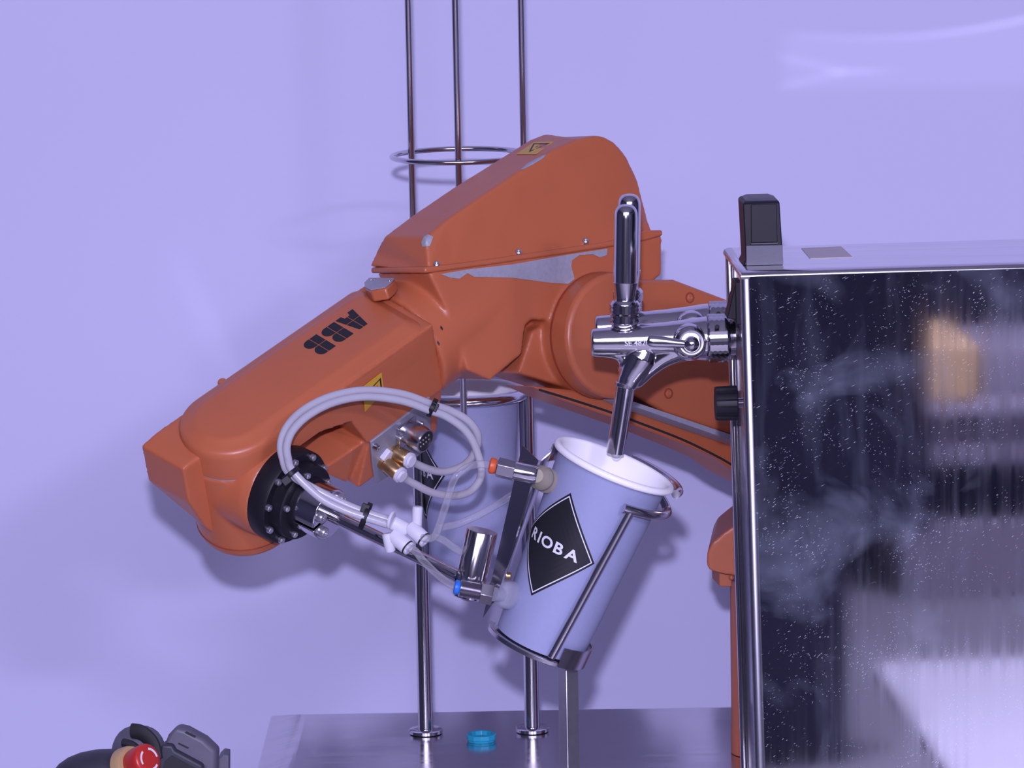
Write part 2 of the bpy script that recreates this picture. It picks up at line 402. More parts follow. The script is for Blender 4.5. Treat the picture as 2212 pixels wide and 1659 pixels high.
# lower arm: front plate, rear plate, seams
CE = HF(1335, 725, 200); e1 = U.copy(); e1 = (rgt - B*rgt.dot(B)).normalized(); e2 = B.cross(e1); e2 = e2 if e2.dot(upv) > 0 else -e2
RE = 137*mpp(CE)
arc = [CE + (e1*math.cos(R(t)) + e2*math.sin(R(t)))*RE for t in range(62, 291, 12)]
poly = arc + [HF(x, y, 200) for x, y in ((1440, 892), (1582, 940), (1790, 1008), (1790, 735), (1600, 657), (1460, 604))]
MB().prism(poly, B*70*s0).build('lower_arm', M['orange'], robot, bevel=.004, seg=3)
la = robot.children[-1]
rear = [(1148, 834), (1230, 842), (1330, 850), (1590, 925), (1790, 985), (1790, 1120), (1650, 1050), (1590, 1019), (1545, 988), (1475, 958), (1385, 923), (1300, 893), (1210, 862)]
MB().prism([HF(x, y, 118) for x, y in rear], B*110*s0).build('lower_arm_rear_shell', M['orange'], robot, bevel=.002)
MB().tube([HF(x, y, 119) for x, y in ((1165, 842), (1240, 865), (1320, 891), (1385, 915), (1475, 950), (1551, 987), (1600, 1016))], .0009, 8).build('rubber_seam', M['rubber'], robot)
MB().prism([HF(x, y, 198) for x, y in ((1345, 862), (1370, 868), (1582, 940), (1790, 1006), (1790, 1020), (1582, 952), (1370, 878), (1345, 866))], B*73*s0).build('edge_strip', M['bare'], robot)
for x, y in ((1490, 643), (1444, 850)):
    p = HF(x, y, 200)
    q = MB().lathe(p, -B, [(-.001, .0042), (.0004, .0042), (.0004, .0032), (-.0006, .003)], 24).build('screw_recess', M['orange_dark'], la)
    MB().lathe(p, -B, [(-.0006, .0026), (.0005, .0024), (.0009, .0014), (.0004, .001)], 20).build('screw', M['orange'], la)

# elbow casting: forearm sleeve, housing block and joint drum fused
mb = MB()
rf = 131
mb.lathe(A0, U, [(508*s0, (rf-4)*s0), (512*s0, rf*s0), (545*s0, rf*s0), (640*s0, (rf-1)*s0), (760*s0, (rf-6)*s0), (860*s0, (rf-14)*s0), (900*s0, (rf-50)*s0)], 48)
front = [(926, 588), (985, 577), (1107, 559), (1209, 545), (1317, 530), (1431, 505), (1431, 592), (1360, 660), (1290, 700), (1150, 690), (1136, 704), (1129, 765), (1062, 822), (1010, 800), (975, 690)]
mb.prism([HF(x, y, 126) for x, y in front], B*206*s0)
mb.lathe(CE + B*55*s0, B, [(0, RE*.985), (150*s0, RE*.985), (165*s0, RE*.9)], 56)
mb.prism([HF(x, y, 100) for x, y in ((1150, 715), (1290, 640), (1330, 800), (1230, 840), (1120, 806))], B*160*s0)
elbow = mb.build('elbow_housing', M['orange'], robot, remesh=.0013, it=22)
MB().lathe(CE + B*58*s0, B, [(0, RE*.9), (0, RE*1.012), (6*s0, RE*1.012), (6*s0, RE*.9)], 64).build('joint_seam', M['orange_dark'], robot)

# motor cover on top of the elbow
cols = [((930, 589), (919, 514), (829, 511), (797, 576)), ((985, 582), (965, 476), (893, 463), None), ((1060, 572), (1040, 424), (977, 406), None),
        ((1120, 563), (1140, 358), (1086, 338), None), ((1190, 553), (1200, 322), (1143, 302), None), ((1250, 545), (1250, 300), (1176, 289), None),
        ((1290, 539), (1290, 292), None, None), ((1310, 536), (1308, 296), None, None), ((1330, 533), (1326, 306), None, None), ((1348, 530), (1340, 320), None, None), ((1365, 527), (1353, 337), None, None),
        ((1395, 521), (1376, 384), None, None), ((1418, 513), (1398, 470), None, None)]
loops = []
for sf, tf, tb, sb in cols:
    a = HF(*sf, 128); b = HF(*tf, 100)
    c2 = HF(*tb, -46) if tb else b + B*146*s0
    d = HF(*sb, -82) if sb else a + B*208*s0
    mid1 = a.lerp(b, .10) + B*6*s0
    mid2 = HF(811, 545, -92) if tb and sb else c2.lerp(d, .5) - (a-b).normalized()*4*s0
    loops.append([a, mid1, b, c2, mid2, d])
mb = MB(); mb.loft(loops)
cover = mb.build('motor_cover', M['orange'], robot, remesh=.0012, it=16)
# flange lip of the cover
lipf = [(918, 590), (985, 582), (1060, 572), (1120, 563), (1209, 550), (1317, 534), (1395, 520), (1432, 509)]
lo = []
for i, (x, y) in enumerate(lipf):
    a = HF(x, y, 132); h = (13 if i < 6 else (24 if i == 6 else 13))*s0
    lo.append([a, a+upv*h, a+upv*h+B*214*s0, a+B*214*s0])
lip = MB().loft(lo).build('cover_flange', M['orange'], robot, bevel=.0015, seg=2)
for x, y in ((943, 573), (1120, 547), (1265, 523)):
    p = HF(x, y, 124)
    d = (VV*.75 - B*.6).normalized()
    MB().lathe(p, d, [(-.002, .0024), (.0022, .0024), (.0027, .0018), (.0027, .0012), (.0015, .0011)], 18).build('bolt', M['bolt'], cover)
# lug with a bare top beside the forearm sleeve
lug = [(786, 612), (797, 601), (853, 602), (846, 612), (833, 622), (800, 628), (788, 622)]
pl = HF(820, 612, 20)
up_l = (VV*.9 + upv*.4).normalized()
lp = [RP(x, y, pl, up_l) for x, y in lug]
MB().prism([p - up_l*.0002 for p in lp], -up_l*.009).build('lug', M['orange'], robot, bevel=.0015)
lug_o = robot.children[-1]
MB().prism([p + (pl-p)*.04 for p in lp], up_l*.0006).build('bare_top', M['bare'], lug_o)
for x, y in ((802, 606), (842, 609)):
    MB().ball(RP(x, y, pl, up_l)+up_l*.0006, .0011, 10).build('rivet', M['bolt'], lug_o)
# scraped paint patches
patch = [(952, 592), (1010, 582), (1107, 571), (1209, 553), (1312, 537), (1311, 551), (1296, 556), (1280, 549), (1252, 551), (1236, 562), (1234, 575), (1241, 602), (1228, 613), (1190, 611), (1153, 606), (1107, 600), (1024, 598), (1010, 590), (993, 602), (973, 600)]
def drop(poly, obj, mat_, name, parent, off=.0005, n=None):
    """lay a thin patch of polygon on the surface of obj, seen along the lens axis"""
    dg = bpy.context.evaluated_depsgraph_get(); ev = obj.evaluated_get(dg); ol = root_loc(obj)
    fl = [V((x, y, 0)) for x, y in poly]; tris = [tuple(fl[i] for i in t) for t in tessellate_polygon([fl])]
    for _ in range(4):
        nt = []
        for a, b, c in tris:
            ab, bc, ca = (a+b)/2, (b+c)/2, (c+a)/2; nt += [(a, ab, ca), (ab, b, bc), (ca, bc, c), (ab, bc, ca)]
        tris = nt
    key = {}; out = []; fs = []
    for t in tris:
        f = []
        for p in t:
            k = (round(p.x, 2), round(p.y, 2))
            if k not in key:
                key[k] = len(out); d = ray(p.x, p.y); ok, loc, nn, _ = ev.ray_cast(CAM-ol, d.normalized())
                out.append(loc+ol - d.normalized()*off*2 if ok else None)
            f.append(key[k])
        if all(out[i] is not None for i in f) and max((out[f[0]]-out[f[1]]).length, (out[f[1]]-out[f[2]]).length) < .012: fs.append(f)
    used = sorted({i for f in fs for i in f}); mp = {j: i for i, j in enumerate(used)}
    b = MB().add([out[i] for i in used], [[mp[i] for i in f] for f in fs])
    return b.build(name, mat_, parent)
bpy.context.view_layer.update()
drop(patch, elbow, M['bare'], 'scraped_patch', elbow)
drop([(910, 523), (916, 510), (924, 506), (936, 511), (932, 523), (928, 532), (912, 533)], cover, M['bare'], 'paint_chip', cover)
drop([(1124, 366), (1140, 352), (1172, 336), (1180, 333), (1174, 341), (1150, 356), (1130, 366)], cover, M['bare'], 'paint_chip', cover)
for poly in ([(952, 703), (957, 709), (956, 714), (951, 708)], [(945, 735), (950, 742), (949, 747), (944, 741)], [(925, 751), (932, 751), (931, 759), (926, 758)]):
    drop(poly, elbow, M['print_black'], 'paint_chip', elbow)

# warning stickers
def sticker(quadpts, nrm, parent, tri):
    mb = MB(); q = quadpts
    def bil(a, b): return q[0].lerp(q[1], a).lerp(q[3].lerp(q[2], a), b)
    mb.slab(q, nrm, .0003)
    T = [V((*p, 0)) for p in tri]; c = (T[0]+T[1]+T[2])/3
    outer = [bil(p.x, p.y)+nrm*.0004 for p in T]; inner = [bil((p.lerp(c, .26)).x, (p.lerp(c, .26)).y)+nrm*.0004 for p in T]
    mb.add(outer+inner, [[0, 1, 4, 3], [1, 2, 5, 4], [2, 0, 3, 5]], 1)
    bolt = [(.02, .30), (-.10, -.02), (.0, -.02), (-.06, -.25), (.12, .06), (.02, .06), (.08, .30)]
    apex, mid = T[0], (T[1]+T[2])/2; ax = (apex-mid); sx = (T[2]-T[1])
    pts = [c + ax*b*.55 + sx*a*.55 for a, b in bolt]
    mb.add([bil(p.x, p.y)+nrm*.0004 for p in pts], [list(range(7))], 1)
    return mb.build('warning_sticker', [M['yellow'], M['print_black']], parent)
def cover_pt(x, y):
    dg = bpy.context.evaluated_depsgraph_get(); ol = root_loc(cover)
    ok, loc, nn, _ = cover.evaluated_get(dg).ray_cast(CAM-ol, ray(x, y).normalized()); return loc+ol, nn
qq = [cover_pt(*p) for p in ((1116, 334), (1158, 334), (1197, 307), (1154, 308))]
sticker([q[0]+q[1]*.0002 for q in qq], qq[0][1], cover, [(.5, .14), (.92, .88), (.08, .88)])

# ------------------------------------------------------------------ wrist
def stad(Rr, aend, cr, k):
    pts = []
    for i in range(25):
        t = math.pi*i/24 + math.pi/2; pts.append((Rr*math.cos(t), Rr*math.sin(t)))
    for cx, cy, t0 in ((aend-cr, -Rr+cr, -90), (aend-cr, Rr-cr, 0)):
        for i in range(7):
            t = R(t0+90*i/6); pts.append((cx+cr*math.cos(t), cy+cr*math.sin(t)))
    return [WR(a, b, k) for a, b in pts]
mb = MB()
prof = [(-76, 113, 492, 30), (-20, 113.5, 492, 30), (-9, 112, 491, 30), (-3, 108, 488, 28), (0, 102, 484, 26), (3, 92, 478, 24), (8, 82, 470, 22), (11, 76, 464, 20), (12, 70, 460, 18)]
mb.loft([stad(r, a, c, k) for k, r, a, c in prof])
wc = mb.build('wrist_cover', M['orange'], robot, ang=60)
# letters on the cover face: built from rounded bars split by a cross of thin gaps
def ABBlogo():
    Lh = 63.; Lw = 47.; gap = 7.; g = 2.0
    shapes = []
    def B_(x0):
        w = Lw; h = Lh; hx = w*.46; hy = h*.49
        def bump(yc, r, xs, xe, y0, y1, n=9):
            pts = [(xs, y0)]
            pts += [(xe - r + r*math.cos(t), (y0+y1)/2 + (y1-y0)/2*math.sin(t)) for t in [(-math.pi/2 + math.pi*i/n) for i in range(n+1)]]
            pts.append((xs, y1)); return pts
        shapes.append([(x0, 0), (x0+hx-g/2, 0), (x0+hx-g/2, hy-g/2), (x0, hy-g/2)])
        shapes.append([(x0, hy+g/2), (x0+hx-g/2, hy+g/2), (x0+hx-g/2, h), (x0, h)])
        shapes.append([(p[0], p[1]) for p in bump(0, w*.34, x0+hx+g/2, x0+w, 0, hy-g/2)])
        shapes.append([(p[0], p[1]) for p in bump(0, w*.30, x0+hx+g/2, x0+w*.93, hy+g/2, h)])
    def A_(x0):
        w = Lw*1.12; h = Lh; cx = x0+w/2; hy = h*.46
        def xl(y): return x0 + (w*.27)*y/h
        def xr(y): return x0+w-(w*.27)*y/h
        shapes.append([(xl(hy+g/2), hy+g/2), (cx-g/2, hy+g/2), (cx-g/2, h), (xl(h), h)])
        shapes.append([(cx+g/2, hy+g/2), (xr(hy+g/2), hy+g/2), (xr(h), h), (cx+g/2, h)])
        shapes.append([(x0, 0), (x0+w*.30, 0), (x0+w*.36, h*.17), (cx-g/2, h*.17), (cx-g/2, hy-g/2), (xl(hy-g/2), hy-g/2)])
        shapes.append([(cx+g/2, h*.17), (x0+w*.64, h*.17), (x0+w*.70, 0), (x0+w, 0), (xr(hy-g/2), hy-g/2), (cx+g/2, hy-g/2)])
    A_(0); B_(Lw*1.12+gap*.6); B_(Lw*2.12+gap*1.6)
    return shapes, Lw*3.12+gap*1.6, Lh
shp, LW, LH = ABBlogo()
lc = WN(727, 719, 12.3); mb = MB()
for s in shp:
    mb.prism([lc + (-U*(x-LW/2) - W*(y-LH/2))*s0 for x, y in s], N*.0002)
lo_ = mb.build('logo_print', M['print_black'], wc); lo_['label'] = 'black block lettering'
# small clamps on the cover rim
for x, y, b in ((606, 912, -108), (478, 812, 104)):
    p = WN(x, y, -2)
    MB().lathe(p-N*(.0145 if x < 500 else .010), N, [(0, .0036), (.0085, .0036), (.0098, .003), (.0104, .0015), (.0104, .0005)], 20).build('screw_boss', M['orange'], wc)
# tilt body
mb = MB()
mb.lathe(WR(0, 0, -80), -N, [(0, 108*s0), (2*s0, 113*s0), (150*s0, 113*s0), (205*s0, 111*s0), (226*s0, 106*s0), (238*s0, 96*s0), (244*s0, 80*s0)], 56)
G = V((.9, -.40, 0)); G.z = -(G.x*n_.x+G.y*n_.y)/n_.z; G.normalize(); Gd = cv(*G)
g0 = WR(0, 0, -152)
mb.lathe(g0, Gd, [(0, 112*s0), (95*s0, 111*s0), (118*s0, 107*s0), (120*s0, 100*s0)], 48)
tb = mb.build('tilt_body', M['orange'], robot, remesh=.0012, it=12)
MB().lathe(WR(0, 0, -76), -N, [(0, 108*s0), (0, 111.5*s0), (4*s0, 111.5*s0), (4*s0, 108*s0)], 56).build('joint_seam', M['bare'], robot)
MB().lathe(WR(0, 0, -284), -N, [(0, 100*s0), (0, 112.4*s0), (2*s0, 112.4*s0), (2*s0, 100*s0)], 56).build('joint_seam', M['orange_dark'], robot)
# rear lobe of the fork
mb = MB()
def lobe(k, d): return [WR(-165+d, 112, k), WR(-158+d, -18, k), WR(60, -30, k), WR(150, 60, k), WR(150, 112, k)]
mb.loft([[WR(-120, 108, -14), WR(-140, -18, -22), WR(60, -30, -22), WR(150, 60, -22), WR(200, 108, -14)], lobe(-26, 0), lobe(-125, 0), [WR(-125, 108, -190), WR(-125, -18, -225), WR(60, -30, -200), WR(150, 60, -200), WR(200, 108, -165)],
         [WR(-85, 100, -215), WR(-108, -18, -255), WR(60, -30, -220), WR(150, 60, -220), WR(200, 100, -185)]])
mb.build('fork_rear_shell', M['orange'], robot, remesh=.0012, it=16)
# wrist housing behind the cover
mb = MB()
def hb(k, a0, a1, w0, w1): return [WR(a0, -w0, k), WR(a1, -w0, k), WR(a1, w1, k), WR(a0, w1, k)]
mb.loft([hb(-4, 120, 506, 113, 105), hb(-80, 150, 508, 113, 108), hb(-110, 240, 510, 113, 108), hb(-195, 275, 512, 113, 108), hb(-205, 280, 512, 109, 108), hb(-330, 252, 500, 86, 90), hb(-338, 262, 494, 80, 86)])
mb.prism([WR(240, -100, -200), WR(330, -104, -200), WR(330, -60, -300), WR(240, -60, -320), WR(180, -50, -250)], W*120*s0)
wh = mb.build('wrist_housing', M['orange'], robot, remesh=.0012, it=7)
bpy.context.view_layer.update()
# yellow sticker on the housing side
q = [WS(x, y, -114.5) for x, y in ((787, 889), (828, 845), (823, 804), (782, 836))]
sticker([p-W*.0004 for p in q], -W, wh, [(.93, .80), (.08, .66), (.93, .10)])
# connector plate
p1, p2, p3 = WR(280, -109, -205), WR(512, -109, -205), WR(500, -86, -330)
pn = (p2-p1).cross(p3-p1).normalized(); pn = pn if pn.dot(fwd) < 0 else -pn
def PP(x, y, off=0): return RP(x, y, p1+pn*off, pn)
cp = MB().prism([PP(x, y) for x, y in ((797, 952), (925, 855), (927, 960), (860, 1012), (808, 1042), (801, 1000))], pn*.0022).build('connector_plate', M['grey_plate'], robot, bevel=.0006)
# round multi-pin connector
cd = (-W*.95 + N*-.05 + U*.1).normalized()
c0 = PP(872, 928)
fr = MB().box(c0+cd*.003, frame(cd, N), .0105, .0105, .0016).build('socket_flange', M['steel'], cp, bevel=.0006)
MB().lathe(c0, cd, [(.002, .0088), (.010, .0088), (.0105, .0098), (.020, .0098), (.0215, .0092), (.0215, .0082), (.0195, .0082)], 36).build('socket_shell', M['steel'], cp)
MB().lathe(c0, cd, [(.019, .0083), (.0202, .0083)], 30).build('socket_insert', M['rubber'], cp)
a, b, d = frame(cd, N)
mb = MB()
for i, j in ((-1.5, .5), (-.5, .5), (.5, .5), (1.5, .5), (-1.5, -.7), (-.5, -.7), (.5, -.7), (1.5, -.7)):
    mb.ball(c0+cd*.0202 + a*(i*.0032) + b*(j*.0036), .0009, 8)
mb.build('contact_pins', M['bolt'], cp)
for x, y in ((852, 940), (899, 909)):
    MB().lathe(PP(x, y), cd, [(.002, .0018), (.006, .0018), (.007, .001)], 12).build('screw', M['bolt'], cp)
MB().lathe(PP(804, 961), cd, [(.001, .0024), (.0055, .0024), (.006, .0016)], 16).build('dark_plug', M['steel'], cp)
MB().prism([PP(x, y) for x, y in ((815, 985), (832, 964), (846, 974), (850, 990), (830, 1000))], pn*.006).build('valve_block', M['white_plastic'], cp, bevel=.001)
for (x0, y0), (x1, y1) in (((843, 973), (886, 995)), ((822, 993), (866, 1027))):
    a0 = PP(x0, y0); L = 58*s0
    tip = a0 + cd*L
    # aim the fitting so that it ends where the hose begins
    a1 = RP(x1, y1, tip, fwd); dd = (a1-a0).normalized(); L = (a1-a0).length
    MB().lathe(a0, dd, [(.001, .0058), (L*.25, .0058), (L*.27, .0050), (L*.34, .0050), (L*.36, .0061), (L*.86, .0061), (L*.9, .0055)], 24).build('brass_fitting', M['brass'], cp)
    MB().lathe(a0, dd, [(L*.86, .0048), (L*.90, .0060), (L*1.02, .0060), (L*1.02, .0045), (L*1.12, .0045), (L*1.12, .003)], 24).build('release_collar', M['white_plastic'], cp)

# black tool flange with bolts
fl = MB().lathe(g0, Gd, [(112*s0, 104*s0), (118*s0, 107*s0), (158*s0, 107*s0), (163*s0, 104*s0), (163*s0, 86*s0), (190*s0, 85*s0), (193*s0, 82*s0), (193*s0, 62*s0), (206*s0, 60*s0)], 56).build('tool_flange', M['black'], robot)
ga, gb, _ = frame(Gd, N)
for i in range(10):
    t = 2*math.pi*(i+.3)/10
    p = g0 + Gd*163*s0 + (ga*math.cos(t)+gb*math.sin(t))*96*s0
    MB().lathe(p, Gd, [(0, .0026), (.0024, .0026), (.003, .002), (.003, .0012), (.0018, .001)], 16).build('bolt', M['bolt'], fl)
for i in range(5):
    t = 2*math.pi*(i+.1)/5
    p = g0 + Gd*193*s0 + (ga*math.cos(t)+gb*math.sin(t))*72*s0
    MB().lathe(p, Gd, [(0, .0024), (.0022, .0024), (.0028, .0018), (.0028, .0012), (.0016, .001)], 16).build('bolt', M['bolt'], fl)

# ------------------------------------------------------------------ vacuum gripper on the flange
gr = thing('vacuum_gripper', 'chrome suction gripper with milky hoses between robot wrist and tilted cup', 'gripper', g0 + Gd*206*s0)
cl = MB()
def half(sgn):
    mb = MB(); n = 18; L0, L1 = 204*s0, 262*s0; r = 58*s0
    pts = [(math.cos(t)*r, math.sin(t)*r) for t in [R(4)+R(172)*i/n for i in range(n+1)]]
    f = lambda h: [g0+Gd*h + (ga*x + gb*y*sgn) for x, y in pts]
    mb.loft([f(L0), f(L1)]); return mb
for sgn in (1, -1):
    ho = half(sgn).build('clamp_shell', M['chrome'], gr, bevel=.0008)
    for i in (-1, 1):
        p = g0 + Gd*(262*s0) + ga*(i*34*s0) + gb*(sgn*22*s0)
        MB().lathe(p, Gd, [(-.001, .0042), (.003, .0042), (.0042, .0034), (.0042, .002), (.003, .0018)], 18).build('screw', M['bolt'], ho)
tipp = g0 + Gd*615*s0
MB().lathe(g0, Gd, [(258*s0, 14*s0), (612*s0, 14*s0), (614*s0, 12*s0)], 20).build('support_rod', M['chrome'], gr)

CUP_Y = -.21
ca_ = V((.376, .905, .18)).normalized(); CAX = cv(*ca_)      # axis of the tilted cup
front_c = cv(0, 0, 1); front_c = (front_c - CAX*front_c.dot(CAX)).normalized(); right_c = front_c.cross(CAX) * -1
if right_c.dot(rgt) < 0: right_c = -right_c
CB = P(1166, 1386, CUP_Y)                  # centre of its base
def CP(az, h, r): return CB + CAX*h + (right_c*math.sin(R(az)) + front_c*math.cos(R(az)))*r

# chrome socket that takes the rod
gy = -.228
t0_, t1_ = P(1042, 1146, gy), P(1009, 1290, gy)
dv = (t1_-t0_).normalized()
MB().lathe(t0_, dv, [(0, .0085), (0, .0108), (.0006, .0112), ((t1_-t0_).length-.0006, .0112), ((t1_-t0_).length, .0105), ((t1_-t0_).length, .006)], 36).build('rod_socket', M['chrome'], gr)
MB().lathe(t1_, dv, [(-.001, .005), (.001, .005), (.002, .004)], 18).build('screw', M['bolt'], gr)
# bent carrier plate along the cup's side
ql = [P(1128, 962, -.233), P(1043, 1335, -.243)]
qr = [P(1168, 1000, -.243), P(1080, 1282, -.252)]
qb = [P(1196, 972, -.19), P(1092, 1262, -.20)]
mb = MB()
th = (qr[0]-ql[0]).cross(ql[1]-ql[0]).normalized()*.0012
def sheet(path, th):
    m_ = MB(); nn = len(path[0]); outer = path; return m_
rows = []
for t in [i/6 for i in range(7)]:
    L_, R_, B_ = ql[0].lerp(ql[1], t), qr[0].lerp(qr[1], t), qb[0].lerp(qb[1], t)
    if t > .9: R_ = R_.lerp(L_, .2)
    k = R_.lerp(L_, .12); k2 = R_.lerp(B_, .12); cc = (k+k2+R_*1.2)/3.2
    inn = (B_-L_).normalized()*.0014
    fr_ = [L_, L_.lerp(R_, .5), k, cc, k2, B_]
    bk = [B_ + (L_-B_).normalized()*.0016, k2 + (L_-R_).normalized()*.0014 + inn*.2, k + (B_-R_).normalized()*.0014, L_ + (B_-R_).normalized()*.0014]
    rows.append(fr_+bk)
mb.loft(rows)
MBo = mb.build('carrier_plate', M['chrome'], gr, ang=30)
# curved tongue at the top of the carrier, hugging the back of the cup
band = []
for az in range(-100, -20, 8):
    az2 = az - 70
    band.append([CP(az2, .122, .0445), CP(az2, .135, .0455), CP(az2, .135, .0465), CP(az2, .122, .0455)])
MB().loft(band).build('back_tongue', M['steel'], gr)
# upper vacuum fitting
def fitting(pts, name, ring_m, body_m, thread=False):
    pass
fa, fb = P(1072, 1008, -.248), P(1160, 1028, -.250); fd = (fb-fa).normalized(); fl_ = (fb-fa).length; m1 = mpp(fa)
a, b, d = frame(fd)
hexl = lambda h, r: [fa+fd*h+(a*math.cos(k*math.pi/3+.62)+b*math.sin(k*math.pi/3+.62))*r for k in range(6)]
mb = MB(); mb.loft([hexl(0, 21*m1), hexl(.0006, 23*m1), hexl(fl_*.45, 23*m1)])
mb.lathe(fa, fd, [(fl_*.44, 21*m1), (fl_*.93, 21*m1), (fl_, 18*m1)], 28)
uf = mb.build('vacuum_fitting', M['chrome'], gr, bevel=.0003); uf['label'] = 'chrome push-in fitting with an orange ring'
MB().lathe(fa-fd*.0052, fd, [(0, 9*m1), (.0003, 15*m1), (.0012, 17.5*m1), (.0036, 17.5*m1), (.0052, 15*m1)], 28).build('release_ring', M['orange_ring'], uf)
# beige bellows cup touching the paper cup
cend = CP(-72, .113, .0415); bdir = (cend - fb).normalized()
bs = fb - bdir*.001; bl_ = (cend-bs).length
MB().lathe(bs, bdir, [(0, 15*m1), (bl_*.2, 20*m1), (bl_*.35, 27*m1), (bl_*.5, 27*m1), (bl_*.58, 22*m1), (bl_*.68, 22*m1), (bl_*.78, 28*m1), (bl_*.98, 28*m1), (bl_, 24*m1)], 30).build('suction_cup', M['beige'], gr)
# lower vacuum fitting, threaded
fa2, fb2 = P(993, 1270, -.250), P(1040, 1279, -.250); fd2 = (fb2-fa2).normalized(); l2 = (fb2-fa2).length
prof = []
nth = 16
for i in range(nth):
    prof += [(l2*i/nth, 17*m1), (l2*(i+.5)/nth, 19.5*m1)]
lf = MB().lathe(fa2, fd2, prof+[(l2, 17*m1)], 24).build('vacuum_fitting', M['steel'], gr, ang=20); lf['label'] = 'threaded steel fitting with a blue ring'
a, b, d = frame(fd2)
hx = lambda h, r: [fa2+fd2*h+(a*math.cos(k*math.pi/3)+b*math.sin(k*math.pi/3))*r for k in range(6)]
MB().loft([hx(l2*.95, 25*m1), hx(l2*.97, 26*m1), hx(l2+.0075, 26*m1), hx(l2+.008, 25*m1)]).build('lock_nut', M['steel'], lf, bevel=.0004)
MB().lathe(fa2-fd2*.0042, fd2, [(0, 8*m1), (.0003, 14*m1), (.001, 16*m1), (.003, 16*m1), (.0042, 14*m1)], 24).build('release_ring', M['blue_ring'], lf)
ce2 = CP(-70, .026, .0338); st = fb2+fd2*.0075; bd2 = (ce2-st).normalized(); bl2_ = (ce2-st).length
MB().lathe(st, bd2, [(0, .005), (bl2_*.4, .0052), (bl2_*.5, .0085), (bl2_*.7, .0098), (bl2_*.98, .0102), (bl2_, .009)], 28).build('suction_cup', M['clear_rubber'], gr)
MB().lathe(P(1090, 1244, -.225), rgt, [(0, .0026), (.004, .0026), (.005, .0015)], 14).build('brass_nipple', M['brass'], gr)

# milky hoses
def path(pts): return [P(*p) for p in pts]
hA = [(886, 995, -.045), (925, 1013, -.06), (961, 1019, -.075), (997, 1008, -.085), (1019, 988, -.09), (1031, 962, -.095), (1031, 937, -.10), (1011, 909, -.105), (975, 888, -.11), (934, 874, -.118),
      (869, 851, -.13), (788, 843, -.145), (716, 856, -.16), (658, 884, -.175), (622, 919, -.19), (607, 956, -.20), (611, 990, -.208), (627, 1024, -.215), (690, 1062, -.218), (742, 1088, -.218), (790, 1107, -.218), (842, 1124, -.218)]
hB = [(866, 1027, -.05), (897, 1046, -.065), (934, 1064, -.08), (979, 1071, -.095), (1015, 1062, -.105), (1036, 1037, -.11), (1040, 1010, -.112), (1033, 983, -.114), (1020, 950, -.117), (997, 922, -.12), (961, 898, -.124), (932, 888, -.129),
      (869, 866, -.14), (790, 857, -.155), (722, 869, -.17), (668, 896, -.185), (634, 928, -.197), (620, 960, -.206), (622, 990, -.214), (634, 1020, -.222), (690, 1074, -.224), (742, 1101, -.224), (790, 1118, -.224), (838, 1133, -.222)]
mh = 8.8*mpp(P(800, 900, -.15))
MB().tube(path(hA), mh, 14, smooth=6).build('milky_hose', M['hose'], gr)
MB().tube(path(hB), mh, 14, smooth=6).build('milky_hose', M['hose'], gr)
# cable ties
def tie(px, py, Y, ang, hx_=None, name='cable_tie', sx=.0048, sy=.0062, head=(0, 0)):
    c = P(px, py, Y); t = rgt*math.cos(R(ang)) + upv*math.sin(R(ang)); pnm = fwd.cross(t).normalized()
    ring = lambda off, e: [c + t*off + (pnm*math.cos(q)*(sy+e) + fwd*math.sin(q)*(sx+e)) for q in [2*math.pi*i/28 for i in range(28)]]
    mb = MB(); h = .0018
    mb.loft([ring(-h, 0), ring(-h, .0011), ring(h, .0011), ring(h, 0)], wrap=True)
    hc = P(px+head[0], py+head[1], Y-.006)
    mb.box(hc, (t, pnm, fwd), .0028, .0032, .0026)
    mb.build('cable_tie', M['black'], gr, bevel=.0004)
tie(934, 881, -.1235, -25, sx=.0092, sy=.0062, head=(4, -2))
tie(629, 1023, -.2185, -52, sx=.0075, sy=.0058, head=(-10, 15))
tie(789, 1116, -.215, -22, sx=.011, sy=.0095, head=(0, -18))

# white Y connectors
yY = -.222
def ycon(a, bq, r):
    p, q = P(*a, yY), P(*bq, yY-.006); d = (q-p).normalized(); L = (q-p).length; rr = r*mpp(p)
    o = MB().lathe(p, d, [(0, rr*.75), (.0006, rr*.95), (.0012, rr), (L-.001, rr), (L, rr*.95), (L, rr*.55)], 28).build('hose_connector', M['white_plastic'], gr)
    MB().lathe(p, d, [(L-.0004, rr*.93), (L+.0022, rr*.90), (L+.0026, rr*.8), (L+.0026, rr*.5), (L+.0008, rr*.48)], 24).build('release_collar', M['white_plastic'], o)
    MB().lathe(p, d, [(L-.0006, rr*.8), (L-.0006, rr*.985), (L+.0006, rr*.97), (L+.0006, rr*.8)], 24).build('dark_gap', M['rubber'], o)
    return o
y1 = ycon((846, 1154), (880, 1182), 17)
y2 = ycon((884, 1136), (915, 1165), 17)
MB().lathe(P(846, 1128, yY), (P(885, 1148, yY)-P(846, 1128, yY)).normalized(), [(0, .004), (.001, .0054), (.011, .0054), (.013, .004)], 24).build('inlet_stub', M['white_plastic'], y1)
MB().lathe(P(836, 1152, yY-.002), (P(844, 1192, yY-.002)-P(836, 1152, yY-.002)).normalized(), [(0, .003), (.0008, .0038), (.0125, .0038), (.0135, .003)], 20).build('side_stub', M['white_plastic'], y1)
MB().lathe(P(902, 1094, yY), (P(900, 1140, yY)-P(902, 1094, yY)).normalized(), [(0, .003), (.0008, .0037), (.014, .0037), (.016, .003)], 20).build('side_stub', M['white_plastic'], y2)
MB().lathe(P(842, 1122, yY), (rgt*.9-upv*.3-fwd*.2).normalized(), [(0, .0062), (.0005, .0066), (.0016, .0066), (.002, .0062)], 24).build('inlet_collar', M['white_plastic'], y1)
